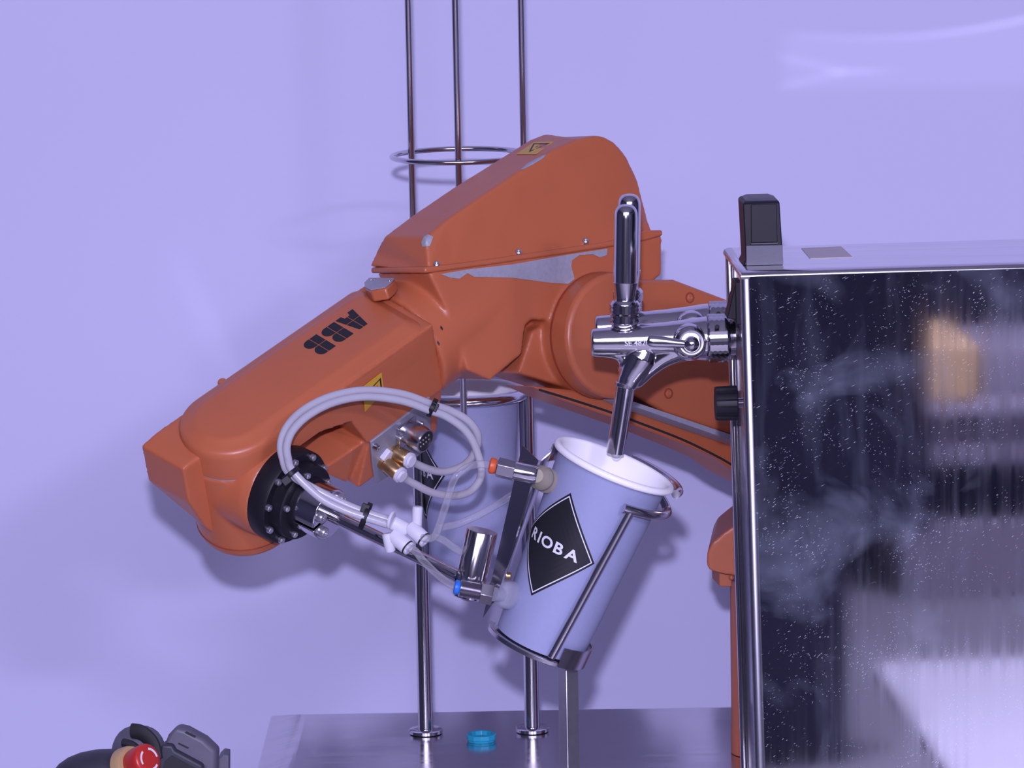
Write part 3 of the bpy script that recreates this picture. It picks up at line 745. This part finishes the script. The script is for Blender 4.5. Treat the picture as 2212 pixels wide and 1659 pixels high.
# clear tubes
rt = 8.2*m1
for pts in ([(912, 1162, -.232), (930, 1163, -.236), (941, 1155, -.239), (949, 1134, -.24), (960, 1100, -.24), (970, 1068, -.24), (983, 1032, -.239), (1006, 1011, -.238), (1034, 1003, -.244), (1060, 1005, -.247)],
            [(880, 1182, -.231), (897, 1190, -.235), (914, 1211, -.24), (941, 1238, -.243), (965, 1257, -.247), (986, 1269, -.249)],
            [(948, 1141, -.215), (965, 1137, -.212), (989, 1132, -.208), (1031, 1114, -.204), (1083, 1085, -.20), (1120, 1060, -.198)],
            [(938, 1158, -.234), (960, 1168, -.23), (985, 1186, -.226), (1010, 1200, -.222)]):
    MB().tube(path(pts), rt, 14, smooth=6).build('clear_tube', M['clear'], gr)

# ------------------------------------------------------------------ paper cups
CUP_H = .1405; RB, RT = .0325, .0408
def cup_r(h): return RB + (RT-RB)*h/CUP_H
def make_cup(label, Mx):
    root = thing('paper_cup', label, 'paper cup', Mx.translation, 'lavender paper cups with a black diamond print')
    root.rotation_mode = 'QUATERNION'; root.rotation_quaternion = Mx.to_quaternion()
    return root
class Loc:                                    # build a part in the cup's own coordinates
    pass
def local_build(mb, name, mats, parent, **kw):
    r = parent
    while r.parent: r = r.parent
    save = r.location.copy(); r.location = (0, 0, 0)
    o = mb.build(name, mats, parent, **kw); r.location = save; return o
Z = V((0, 0, 1)); Z0 = V((0, 0, 0))
mx = Matrix((right_c, -front_c, CAX)).transposed()
if mx.determinant() < 0: print('cup frame flipped')
mx = (mx @ Matrix.Rotation(R(-33), 3, 'Z')).to_4x4(); mx.translation = CB
cup1 = make_cup('tilted lavender paper cup held by the gripper under the tap spout', mx)
T = .0006
cup_body = local_build(MB().lathe(Z0, Z, [(.008, RB-.002), (.002, RB-.001), (0, RB-.0006), (0, RB), (CUP_H*.5, cup_r(CUP_H*.5)), (CUP_H-.003, RT)], 72, cap=False), 'cup_wall', M['cup_out'], cup1)
local_build(MB().lathe(Z0, Z, [(.008, .0005), (.008, RB-.0014), (CUP_H*.5, cup_r(CUP_H*.5)-T), (CUP_H-.003, RT-T), (CUP_H-.001, RT-.0004)], 72, cap=False), 'cup_lining', M['cup_in'], cup1)
rim = [V((math.cos(t), math.sin(t), 0))*(RT+.0022)+V((0, 0, CUP_H-.0018)) for t in [2*math.pi*i/72 for i in range(72)]]
local_build(MB().tube(rim, .0027, 12, closed=True, smooth=0, hint=Z), 'rolled_rim', M['cup_in'], cup1)
def wrap(x, h, e): # x along the circumference, h above base; logo centred on local -Y
    r = cup_r(h)+e; t = x/cup_r(h); return V((r*math.sin(t), -r*math.cos(t), h))
mb = MB()
LC, HH, HWD = .0755, .0400, .0345
def diamond(k, e, mi, k2=None):
    def edge(k_):
        P4 = [(0, HH*k_), (HWD*k_, 0), (0, -HH*k_), (-HWD*k_, 0)]; out = []
        for i in range(4):
            a, b = P4[i], P4[(i+1) % 4]
            for j in range(14): out.append((a[0]+(b[0]-a[0])*j/14, a[1]+(b[1]-a[1])*j/14))
        return out
    if k2 is None:
        rings = [edge(k*j/8) for j in range(1, 9)]
        for a, b in zip(rings, rings[1:]):
            n = len(a); mb.add([wrap(x, LC+h, e) for x, h in a]+[wrap(x, LC+h, e) for x, h in b], [[i, (i+1) % n, n+(i+1) % n, n+i] for i in range(n)], mi)
        mb.add([wrap(x, LC+h, e) for x, h in rings[0]], [list(range(len(rings[0])))], mi)
    else:
        a, b = edge(k), edge(k2); n = len(a)
        mb.add([wrap(x, LC+h, e) for x, h in a]+[wrap(x, LC+h, e) for x, h in b], [[i, (i+1) % n, n+(i+1) % n, n+i] for i in range(n)], mi)
diamond(1, .00025, 0); diamond(.945, .0004, 1, .915)
logo = local_build(mb, 'printed_diamond', [M['print_black'], M['white_print']], cup1)
mb = MB()
xs = -.0192
def serif_letter(ch, hgt, wsc, bold):
    vs, fs = poly2d_fill(ch, hgt/.70, bold); x0 = min(v.x for v in vs); x1 = max(v.x for v in vs); y0 = min(v.y for v in vs); y1 = max(v.y for v in vs)
    return [V(((v.x-x0)*wsc, (v.y-y0)/(y1-y0)*hgt, 0)) for v in vs], fs, (x1-x0)*wsc
lets = [serif_letter(c, .0082, 1.16, .0003) for c in 'RIOBA']
tot = sum(l[2] for l in lets) + .0019*4; xs = -tot/2 - .0004
for vs, fs, wd in lets:
    mb.add([wrap(xs+v.x, LC-.0041+v.y, .0005) for v in vs], fs); xs += wd+.0019
local_build(mb, 'printed_name', M['white_print'], logo)
# the cup hanging in the dispenser: the same cup copied
def copy_tree(o, parent=None):
    c = o.copy(); C.objects.link(c); c.parent = parent
    for ch in o.children: copy_tree(ch, c)
    return c

# ------------------------------------------------------------------ cup dispenser column
RING_Z = P(1012, 849, .14).z
cpx = P(1010, 849, .14)
disp = thing('cup_dispenser', 'slender chrome wire cup dispenser standing behind the robot arm', 'cup dispenser', V((cpx.x, .14, TZ)))
for px in (920, 1150):
    p = P(px, 1582 if px == 920 else 1578, .14)
    top = RING_Z - .001
    x_ = p.x
    MB().lathe(V((x_, .14, TZ+.0005)), V((0, 0, 1)), [(0, .0065), (.002, .0062), (top-TZ, .0058)], 24).build('leg', M['chrome'], disp)
    MB().lathe(V((x_, .14, TZ)), V((0, 0, 1)), [(0, .0125), (.0008, .0136), (.0032, .0136), (.004, .0126), (.004, .0068)], 32).build('base_flange', M['chrome'], disp)
cx_ = cpx.x
def hring(cx, cy, z, Rr, r, n=64): return MB().tube([V((cx+Rr*math.cos(t), cy+Rr*math.sin(t), z)) for t in [2*math.pi*i/n for i in range(n)]], r, 12, closed=True, smooth=0, hint=V((0, 0, 1)))
hring(cx_, .14, RING_Z, .0450, .0046).build('support_ring', M['chrome'], disp)
ur = P(992, 336, .14)
hring(ur.x, .14, ur.z, .0530, .0021).build('guide_ring', M['chrome'], disp)
for px, Yr, dz in ((891, .165, .0), (992, .089, -.012), (1133, .165, 0)):
    p = P(px, 430, Yr)
    MB().lathe(V((p.x, Yr, RING_Z+dz)), V((0, 0, 1)), [(0, .0024), (.0004, .0027), (.62, .0027)], 14).build('guide_rod', M['steel'], disp)
cup2 = copy_tree(cup1)
cup2['label'] = 'upright lavender paper cup hanging in the wire dispenser'
cup2.location = V((cx_, .14, RING_Z - CUP_H + .0040))
cup2.rotation_quaternion = Matrix.Rotation(R(-84), 3, 'Z').to_quaternion()

# ------------------------------------------------------------------ cup cradle
post = P(1227, 1436, CUP_Y)
cr = thing('cup_cradle', 'welded steel cradle on a post under the tilted cup', 'cup holder', V((post.x, CUP_Y, TZ)))
ang_ = R(32); xa = V((math.cos(ang_), math.sin(ang_), 0)); ya = V((-math.sin(ang_), math.cos(ang_), 0)); hp = .0055
sq = lambda z: [V((post.x, CUP_Y, z)) + xa*hp*i + ya*hp*j for i, j in ((-1, -1), (1, -1), (1, 1), (-1, 1))]
MB().loft([sq(TZ), sq(post.z)]).build('post', M['post_steel'], cr, bevel=.0008)
MB().lathe(V((post.x, CUP_Y, TZ)), V((0, 0, 1)), [(0, .02), (.003, .02), (.0035, .019)], 32).build('foot_plate', M['steel'], cr)
# bent flat bar under the base
bar = []
for az in range(-100, 31, 6):
    bar.append([CP(az, -.0045, .0345), CP(az, -.0045, .0385), CP(az, -.001, .0385), CP(az, -.001, .0345)])
MB().loft(bar).build('base_bar', M['steel'], cr, bevel=.0004)
bp_ = []
for az in range(28, 160, 8):
    bp_.append([CP(az, -.0045, .0352), CP(az, -.0045, .0366), CP(az, .0105, .0372), CP(az, .0105, .0358)])
MB().loft(bp_).build('base_plate', M['steel'], cr)
MB().loft([[CP(a, -.0045, .034) for a in range(-90, 271, 20)][:-1], [CP(a, -.0028, .034) for a in range(-90, 271, 20)][:-1]]).build('base_disc', M['steel'], cr)
# front and back rods with their hooks
def seg_rod(a, b, r, name): MB().lathe(a, (b-a).normalized(), [(0, r*.8), (.0006, r), ((b-a).length-.0005, r), ((b-a).length, r*.8)], 16).build(name, M['steel'], cr)
fr0, fr1 = P(1190, 1421, -.248), CP(27, .1215, .0475)
seg_rod(fr0, fr1, .0030, 'upright_rod')
hk = [CP(az, .1225, .0475) for az in (20, 28, 40, 55, 70, 85, 96)] + [CP(104, .1245, .0462), CP(116, .1262, .0455)]
MB().tube(hk, .0033, 14, smooth=5).build('hook', M['steel'], cr)
br0, br1 = CP(168, .0, .0368), CP(163, .136, .0478)
seg_rod(br0, br1, .0028, 'upright_rod')
hk2 = [CP(az, .1395+ (0 if az > 90 else .0), .0492) for az in (167, 155, 140, 125, 110, 97, 88)] + [CP(80, .1385, .0485)]
MB().tube(hk2, .0033, 14, smooth=5).build('hook', M['steel'], cr)

# ------------------------------------------------------------------ beer taps
TY = -.21
def make_tap(label):
    c0 = P(1590, 731, TY); t = thing('beer_tap', label, 'tap', c0, 'beer taps on the steel cabinet')
    m = mpp(c0); q = lambda x, y, dy=0: P(x, y, TY+dy)
    ax0 = q(1276, 738); ax1 = q(1575, 729.5); ad = (ax1-ax0).normalized()
    hh = lambda px: (px-1276)*m
    bmb = MB()
    bmb.lathe(ax0, ad, [(0, 20*m), (hh(1277), 25*m), (hh(1280), 28*m), (hh(1300), 29.5*m), (hh(1345), 32*m), (hh(1390), 35*m), (hh(1440), 38*m), (hh(1480), 42*m), (hh(1510), 46*m), (hh(1528), 48*m), (hh(1530), 44*m)], 40)
    bmb.tube([q(1400, 728), q(1396, 748), q(1386, 772), q(1372, 796), q(1360, 818), q(1353, 834)], [14*m, 30*m, 37*m, 32*m, 26*m, 23*m], 24, smooth=5)
    bmb.tube([q(1510, 740), q(1470, 750), q(1432, 768), q(1402, 794), q(1382, 822), q(1374, 836)], [36*m, 33*m, 28*m, 22*m, 14*m, 6*m], 20, smooth=5)
    bmb.tube([q(1279, 757), q(1310, 759), q(1335, 763), q(1350, 778), q(1352, 800)], [13*m, 14*m, 15*m, 15*m, 14*m], 16, smooth=4)
    bmb.lathe(q(1349, 725), (q(1348, 690)-q(1349, 725)).normalized(), [(0, 8*m), (12*m, 14*m), (26*m, 30*m), (30*m, 31*m)], 32)
    body = bmb.build('tap_body', M['chrome'], t, remesh=.0006, it=8)
    # writing etched on the barrel
    vs, fs = poly2d_fill('SE 4820', .0054, .00006)
    cq = q(1375, 743, 0); tx = MB()
    x0 = min(v.x for v in vs); out = []
    for v in vs:
        p = cq + ad*v.x; ax = ax0 + ad*((p-ax0).dot(ad)); r = 34*m + .0004
        upd = (upv - ad*upv.dot(ad)).normalized(); fd_ = ad.cross(upd); fd_ = fd_ if fd_.dot(fwd) < 0 else -fd_
        th_ = (v.y - .0022)/r; out.append(ax + fd_*math.cos(th_)*r + upd*math.sin(th_)*r)
    tx.add(out, fs); tx.build('etched_writing', M['white_print'], body)
    # spout
    sp = MB().tube([q(1352, 830), q(1348, 852), q(1343, 885), q(1336, 930), q(1328, 979)], [21*m, 20*m, 19.5*m, 19.3*m, 19*m], 28, smooth=6).build('spout', M['chrome'], t, ang=50)
    MB().lathe(q(1353, 826), (q(1351, 838)-q(1353, 826)).normalized(), [(0, 22*m), (2*m, 24.5*m), (9*m, 24.5*m), (11*m, 22*m)], 28).build('spout_collar', M['steel'], sp)
    # handle stack
    hd = (q(1352.5, 447) - q(1349, 698)).normalized(); hb_ = q(1349, 698); z = lambda py: (698-py)*m
    MB().knurl(hb_, hd, z(678)-.0002, 32*m, 32, 4).build('knurled_nut', M['chrome'], t, ang=5)
    MB().knurl(hb_+hd*z(677), hd, 20*m, 33*m, 32, 4).build('knurled_nut', M['chrome'], t, ang=5)
    hn = MB().lathe(hb_, hd, [(z(658), 32.5*m), (z(655), 32.5*m), (z(648), 27*m), (z(648), 22*m), (z(640), 22.5*m), (z(612), 27*m), (z(609), 27.5*m), (z(608), 25*m)], 36).build('handle_ferrule', M['chrome'], t)
    MB().lathe(hb_, hd, [(z(609), 25.5*m), (z(470), 25.2*m), (z(458), 24.6*m), (z(450), 22*m), (z(444), 17*m), (z(441), 10*m), (z(440), 3*m)], 36).build('handle', M['chrome'], t, ang=60)
    # flow lever
    fdv = -fwd
    MB().lathe(q(1489, 738), fdv, [(0, 42*m), (28*m, 40*m), (42*m, 37*m), (49*m, 33*m), (54*m, 27*m), (57*m, 19*m)], 36).build('lever_boss', M['chrome'], t)
    MB().lathe(q(1491, 741), fdv, [(50*m, 20*m), (50*m, 27*m), (52*m, 29*m), (56*m, 28.5*m), (58*m, 26*m), (57*m, 20*m), (54*m, 16*m)], 32).build('washer', M['bolt'], t)
    kb = q(1494, 743, -.0205)
    lv = MB().ball(kb, 18*m, 24).build('lever_knob', M['chrome'], t)
    lp0, lp1 = q(1404, 736, -.0225), q(1488, 744, -.0215); ld = (lp1-lp0).normalized(); pw = ld.cross(fwd).normalized()
    loops = []
    for h, wv, dp in ((-6, 3, 1.5), (-4, 9, 3.5), (0, 12, 5), (10, 13, 6), (30, 12, 6), (60, 9, 5), (84, 7, 4)):
        c = lp0 + ld*h*m
        loops.append([c + pw*wv*m*math.cos(a) - fwd*dp*m*math.sin(a) for a in [2*math.pi*i/12 for i in range(12)]])
    MB().loft(loops).build('lever', M['chrome'], t, ang=50)
    # coupling nut and shank
    MB().knurl(q(1529, 731), ad, 43*m, 53*m, 44, 7).build('coupling_nut', M['chrome'], t, ang=5)
    MB().lathe(q(1572, 729.5), ad, [(0, 44*m), (4*m, 46*m), (5*m, 40*m), (16*m, 39*m)], 36).build('shank', M['chrome'], t)
    nt_ = MB().lathe(q(1549, 706, -.0155), -fwd, [(-.001, .0016), (.0012, .0016), (.0016, .001)], 14).build('set_screw', M['rubber'], t)
    return t
tap1 = make_tap('front chrome beer tap whose spout reaches into the tilted cup')
p_dr = P(1331, 981, TY)
tap2 = copy_tree(tap1)
tap2['label'] = 'rear chrome beer tap half hidden behind the other tap'
sh = P(1592, 706, TY+.062) - P(1590, 731, TY); sh.z = 0
tap2.location = tap1.location + V((sh.x, .062, .0003))
MB().ball(p_dr, .0036, 16, d=V((0, 0, 1)), sq=.9).build('water_drop', M['clear'], tap1)

# ------------------------------------------------------------------ stainless dispenser cabinet
FL = P(1600, 586, -.285)
dz = FL.z
BLc = PZ(1573, 533, dz)
FRc = P(2212, 568, -.278)
xax = (FRc-FL).normalized()                       # slightly tilted box
yax = V((BLc.x-FL.x, BLc.y-FL.y, 0)); dep = yax.length; yax = (yax - xax*yax.dot(xax)).normalized()
zax = xax.cross(yax); zax = zax if zax.z > 0 else -zax
WD = .40
HT = (FL.z - TZ)/zax.z - .001 - max(0, -xax.z*WD)*0
low = min((FL + xax*i*WD + yax*j*dep).z for i in (0, 1) for j in (0, 1))
cab = thing('drink_cabinet', 'scratched mirror-polished steel cabinet carrying the taps', 'cabinet', FL + xax*WD/2 + yax*dep/2 - zax*(FL.z-TZ))
def cb(i, j, k): return FL + xax*(i + k*.014) + yax*j - zax*k
CD = (cb(0, 0, 1) - cb(0, 0, 0)).normalized()
HB = low - TZ - .006
# left cheek set back between rolled edges
mb = MB(); mb.prism([cb(.006, .004, .006), cb(.006, dep-.004, .006), cb(.006, dep-.004, HB), cb(.006, .004, HB)], xax*.002)
mb.build('side_panel', M['chrome'], cab)
mb = MB()
ex_ = .0065
mb.loft([[cb(0, ex_, k), cb(ex_*.13, ex_*.5, k), cb(ex_*.5, ex_*.13, k), cb(ex_, 0, k), cb(ex_+.0015, 0, k), cb(WD-.001, 0, k), cb(WD, 0, k), cb(WD, .004, k), cb(.008, .004, k), cb(.0014, .0085, k), cb(0, .0085, k)] for k in (.004, HB*.33, HB*.66, HB)])
fp = mb.build('front_panel', M['cabinet'], cab, ang=50)
MB().lathe(cb(.0040, .0040, .005), CD, [(0, .0038), (.0006, .0042), (HB-.005, .0042)], 24).build('edge_trim', M['trim_steel'], cab)
MB().lathe(cb(.004, dep-.003, .004), CD, [(0, .0026), (.0008, .0029), (HB-.004, .0029)], 16).build('edge_trim', M['chrome'], cab)
mb = MB()
prof = [(.0055, 0), (.0018, .0008), (.0004, .0030), (0, .0055)]
lo2 = []
def toploop(ins, k): return [cb(ins, ins, k), cb(WD-ins, ins, k), cb(WD-ins, dep-ins, k), cb(ins, dep-ins, k)]
mb.loft([toploop(.004, .0062), toploop(.0002, .0055), toploop(0, .004), toploop(.0008, .0016), toploop(.003, .0003), toploop(.006, 0), toploop(.0075, 0)])
mb.build('top_panel', M['table_steel'], cab, ang=50)
mb = MB(); mb.prism([cb(.008, .004, HB), cb(WD, .004, HB), cb(WD, dep-.002, HB), cb(.008, dep-.002, HB)], zax*.003); mb.build('bottom_panel', M['steel'], cab)
mb = MB(); mb.prism([cb(.004, dep-.003, .006), cb(WD, dep-.003, .006), cb(WD, dep-.003, HB), cb(.004, dep-.003, HB)], yax*.003); mb.build('back_panel', M['steel'], cab)
mb = MB(); mb.prism([cb(WD-.004, .004, .006), cb(WD-.004, dep-.004, .006), cb(WD-.004, dep-.004, HB), cb(WD-.004, .004, HB)], xax*.004); mb.build('side_panel', M['steel'], cab)
for i in (.03, WD-.03):
    for j in (.03, dep-.03):
        p = cb(i, j, HB-.001); MB().lathe(V((p.x, p.y, TZ+.0002)), V((0, 0, 1)), [(0, .010), (p.z-TZ, .012)], 20).build('foot', M['rubber'], cab)
# tape strip on the top
def PT(x, y): return RP(x, y, FL, zax)
MB().slab([PT(x, y) for x, y in ((1731, 537), (1817, 533), (1842, 556), (1750, 559))], zax, .0003).build('tape_strip', M['tape'], cab)
# black corner handle
hb0 = PT(1611, 574); hr0 = PT(1692, 572); hx_ = (hr0-hb0); hw = hx_.length; hx_ = hx_.normalized(); hy_ = yax; hz_ = zax
mh_ = mpp(hb0); hgt = 139*mh_
hl = lambda k, dx0, dx1, dy0, dy1: [hb0+hx_*(dx0)+hy_*dy0+hz_*k, hb0+hx_*(hw-dx1)+hy_*dy0+hz_*k, hb0+hx_*(hw-dx1)+hy_*dy1+hz_*k, hb0+hx_*dx0+hy_*dy1+hz_*k]
s_ = .0016
mb = MB(); mb.loft([hl(0, -.002, 0, 0, .034), hl(.004, 0, 0, 0, .034), hl(hgt*.97, s_*-.8, s_*1.2, .0, .036), hl(hgt, .0006, s_*1.5, .003, .036), ])
mid = [hb0+hx_*(hw*.5)+hy_*.02+hz_*(hgt+.0016)]
ha = mb.build('corner_handle', M['black'], cab, bevel=.0008)
mb = MB(); mb.prism([hb0+hx_*hw*a+hz_*hgt*b-hy_*.0002 for a, b in ((.15, .36), (.85, .36), (.84, .955), (.16, .955))], -hy_*.0012)
mb.build('handle_insert', M['black'], ha, bevel=.0004)
mb = MB(); mb.prism([hb0+hx_*hw*a+hz_*hgt*b-hy_*.0002 for a, b in ((.14, .335), (.86, .335), (.86, .355), (.14, .355))], -hy_*.0022)
mb.build('handle_ledge', M['pendant_grey'], ha, bevel=.0003)
mb = MB(); mb.prism([hb0+hx_*hw*a+hz_*hgt*b-hy_*.0002 for a, b in ((.02, .005), (.99, .005), (.99, .31), (.02, .31))], -hy_*.0004)
mb.build('scuffed_base', M['pendant_grey'], ha)
mb = MB(); mb.loft([hl(hgt-.0004, .0006, s_*1.5, .003, .036), [hb0+hx_*(.004)+hy_*.008+hz_*(hgt+.0016), hb0+hx_*(hw-.006)+hy_*.008+hz_*(hgt+.0016), hb0+hx_*(hw-.007)+hy_*.03+hz_*(hgt+.0018), hb0+hx_*(.004)+hy_*.03+hz_*(hgt+.0018)]])
mb.build('handle_cap', M['pendant_grey'], ha, bevel=.0006)
# rocker switch on the left cheek
def side(px, py, j): # point on cheek plane
    return RP(px, py, cb(.004, 0, 0), xax)
swc = cb(.004, dep*.42, 0) ; swz = P(1580, 640, -.2).z
sw = cb(.004, dep*.45, (FL.z-swz)/zax.z)
sf = MB().box(sw - xax*.0015, (xax, yax, zax), .0022, .012, .0150).build('switch_frame', M['black'], cab, bevel=.0006)
mb = MB(); tri = [(0, .0135), (0, -.0125), (-.0085, -.0105), (-.0075, -.0075), (-.0025, .0125)]
mb.prism([sw - yax*.0095 + xax*(x-.0015) + zax*z for x, z in tri], yax*.019); mb.build('rocker', M['black'], sf, bevel=.0008)
# ribbed rotary knob
kz = P(1580, 856, -.2).z; kc = cb(.004, dep*.42, (FL.z-kz)/zax.z); kr = 39*mpp(kc)
MB().lathe(kc+xax*.002, -xax, [(0, .0035), (.0055, .0035)], 18).build('knob_shaft', M['chrome'], cab)
a, b, d = frame(-xax)
def rib(h, r): return [kc - xax*h + (a*math.cos(2*math.pi*k/64)+b*math.sin(2*math.pi*k/64))*(r*(1 if (k//4) % 2 else .93)) for k in range(64)]
MB().loft([rib(.0042, kr*.97), rib(.0050, kr), rib(.0180, kr*.97), rib(.0195, kr*.93), rib(.0198, kr*.7)]).build('control_knob', M['black'], cab, ang=25)

# ------------------------------------------------------------------ teal ring cap on the table
tp = PZ(1040, 1600, TZ)
mt = mpp(tp)
hexp = lambda r, z, ph=0: [V((tp.x+r*math.cos(2*math.pi*k/6+ph), tp.y+r*math.sin(2*math.pi*k/6+ph), TZ+z)) for k in range(6)]
mb = MB()
cap = MB().lathe(V((tp.x, tp.y, TZ)), V((0, 0, 1)), [(0, .0085), (0, .0112), (.0018, .0115), (.0022, .0122), (.0054, .0122), (.0060, .0116), (.0060, .0092), (.0025, .0088)], 12, hint=V((1, 0, 0)))
co_ = tag(cap.build('ring_cap', M['teal'], origin=V((tp.x, tp.y, TZ)), bevel=.0003, ang=20), 'small teal plastic ring cap lying on the steel table', 'cap')
MB().lathe(V((tp.x, tp.y, TZ)), V((0, 0, 1)), [(.0005, .0085), (.0022, .0086), (.0022, .001)], 24).build('liner', M['ochre'], co_)

# ------------------------------------------------------------------ teach pendant at lower left
PY = -.06
pd = thing('teach_pendant', 'charcoal handheld robot controller with a red emergency stop button', 'controller', P(330, 1760, PY))
q = lambda x, y, dy=0: P(x, y, PY+dy)
mq = mpp(q(300, 1600))
def blob(c, rx, ry, rz, n=28, k=14):
    mb = MB(); loops = []
    for i in range(k+1):
        t = -math.pi/2 + math.pi*i/k
        sgn = lambda v, e: math.copysign(abs(v)**e, v)
        loops.append([c + rgt*rx*sgn(math.cos(t), .8)*math.cos(2*math.pi*j/n) + upv*ry*sgn(math.sin(t), .8) - fwd*rz*sgn(math.cos(t), .8)*math.sin(2*math.pi*j/n) for j in range(n)])
    return mb.loft(loops)
blob(q(250, 1722), 150*mq, 105*mq, 70*mq).build('grip_dome', M['pendant'], pd)
blob(q(300, 1650, .02), 62*mq, 84*mq, 40*mq).build('cable_housing', M['pendant_grey'], pd)
MB().tube([q(285, 1578, .0), q(308, 1583, -.004), (q(330, 1606, -.008)), q(338, 1640, -.012)], .0036, 10, smooth=5, flat=1.6).build('rubber_strap', M['rubber'], pd)
MB().tube([q(266, 1603, -.004), q(285, 1609, -.008), (q(303, 1622, -.012))], .003, 10, smooth=5).build('rubber_strap', M['rubber'], pd)
fpoly = [(348, 1605), (372, 1606), (378, 1618), (438, 1650), (436, 1700), (330, 1700)]
tpoly = [(378, 1563), (400, 1568), (440, 1590), (466, 1614), (464, 1690), (436, 1700), (438, 1650), (380, 1620), (352, 1605), (362, 1580)]
MB().prism([q(x, y+9, -.004) for x, y in tpoly], V((.003, .013, .001))).build('head_shell', M['pendant_grey'], pd, bevel=.003, seg=3)
hs = pd.children[-1]
MB().prism([q(x, y+4, -.009) for x, y in fpoly], V((.002, .012, .001))).build('screen_bezel', M['pendant'], pd, bevel=.002, seg=3)
MB().prism([q(x, y+4, -.0095) for x, y in ((356, 1640), (372, 1628), (430, 1660), (426, 1700), (340, 1700))], V((0, .004, 0))).build('screen', M['print_black'], pd)
for x, y in ((411, 1588), (396, 1612)):
    MB().prism([q(x-12, y-5, -.0046), q(x-9, y-7, -.0046), q(x+12, y+3, -.0046), q(x+10, y+6, -.0046)], V((0, .002, 0))).build('slot', M['rubber'], hs)
# emergency stop
eb = q(278, 1655, -.018); ed = cv(.70, .28, .66).normalized(); rE = 36*mq
MB().lathe(eb, ed, [(-.004, rE*1.18), (.004, rE*1.18), (.006, rE*1.10), (.006, rE*.9)], 36).build('stop_collar', M['ochre'], pd)
es = MB().lathe(eb, ed, [(.004, rE*.80), (.010, rE*.92), (.020, rE), (.0225, rE*.97), (.0238, rE*.86), (.0242, rE*.4)], 40).build('stop_button', M['red'], pd)
a, b, d = frame(ed, upv); mb = MB()
for t0 in (10, 130, 250):
    pts = [R(t0+75*i/10) for i in range(11)]
    f = lambda t, r: eb + ed*.0244 + (a*math.cos(t)+b*math.sin(t))*r
    mb.loft([[f(t, rE*.56) for t in pts], [f(t, rE*.70) for t in pts]], closed=False, cap=False)
mb.build('arrow_print', M['white_print'], es)
MB().prism([q(x, y, .01) for x, y in ((472, 1640), (482, 1630), (494, 1632), (493, 1826), (470, 1826))], V((0, .02, 0))).build('holder_tab', M['pendant_grey'], pd, bevel=.0006)
# stand below the frame that carries the pendant
ps = P(330, 1838, PY)
st_ = thing('pendant_stand', 'grey floor stand carrying the controller, below the picture', 'stand', V((ps.x, PY, 0)))
MB().lathe(V((ps.x, PY, 0)), V((0, 0, 1)), [(0, .14), (.012, .14), (.02, .03), (.03, .018), (ps.z-.004, .018)], 32).build('stand_post', M['steel'], st_)
MB().box(V((ps.x, PY+.005, ps.z)), (V((1, 0, 0)), V((0, 1, 0)), V((0, 0, 1))), .05, .04, .004).build('stand_tray', M['steel'], st_, bevel=.001)

# ------------------------------------------------------------------ unseen pieces behind the lens, added to shape the steel cabinet's reflection
def bx(name, lo, hi, m, label, cat):
    c = (V(lo)+V(hi))/2; h = (V(hi)-V(lo))/2
    o = MB().box(c, (V((1, 0, 0)), V((0, 1, 0)), V((0, 0, 1))), h.x, h.y, h.z).build(name, m, origin=V((c.x, c.y, lo[2])), bevel=.01)
    return tag(o, label, cat)
bx('reflection_mat', (.94, -4.53, 0), (2.4, -3.2, .02), M['white_board'], 'white mat added behind the lens to mirror bright at the bottom of the steel cabinet', 'mat')
gc = thing('sideboard', 'grey sideboard added unseen behind the lens, mirrored as dim bands in the steel cabinet', 'sideboard', V((1.7, -5.35, 0)))
AX = (V((1, 0, 0)), V((0, 1, 0)), V((0, 0, 1)))
def gbox(name, lo, hi, m, par): MB().box((V(lo)+V(hi))/2, AX, *[(b-a)/2 for a, b in zip(lo, hi)]).build(name, m, par, bevel=.006)
gbox('carcass', (1.10, -5.6, .26), (2.4, -5.12, .36), M['grey_board'], gc)
gbox('top', (1.08, -5.62, .36), (2.42, -5.08, .385), M['grey_board'], gc)
gbox('dark_recess', (1.12, -5.58, .15), (2.38, -5.16, .26), M['dark_wall'], gc)
gbox('plinth', (1.10, -5.6, 0), (2.4, -5.12, .15), M['grey_board'], gc)
gbox('drawer_front', (1.11, -5.12, .318), (2.39, -5.10, .352), M['grey_board'], gc)
gbox('drawer_front', (1.11, -5.12, .266), (2.39, -5.10, .310), M['grey_board'], gc)
bx('wooden_crate', (1.13, -5.45, .386), (1.25, -5.12, .50), M['cardboard'], 'tan crate on the sideboard mirrored in the steel cabinet', 'crate')
bx('grey_carton', (1.27, -5.5, .386), (2.2, -5.2, .48), M['grey_board'], 'wide grey carton added beside the tan crate on the sideboard for its reflection', 'carton')
dp = thing('backdrop', 'dark partition added unseen behind the lens, mirrored black in the steel cabinet', 'backdrop', V((.5, -4.0, 0)))
gbox('panel', (.0, -4.05, .36), (.955, -4.0, 2.0), M['dark_wall'], dp)
gbox('foot', (.0, -4.15, 0), (.80, -3.9, .36), M['dark_wall'], dp)
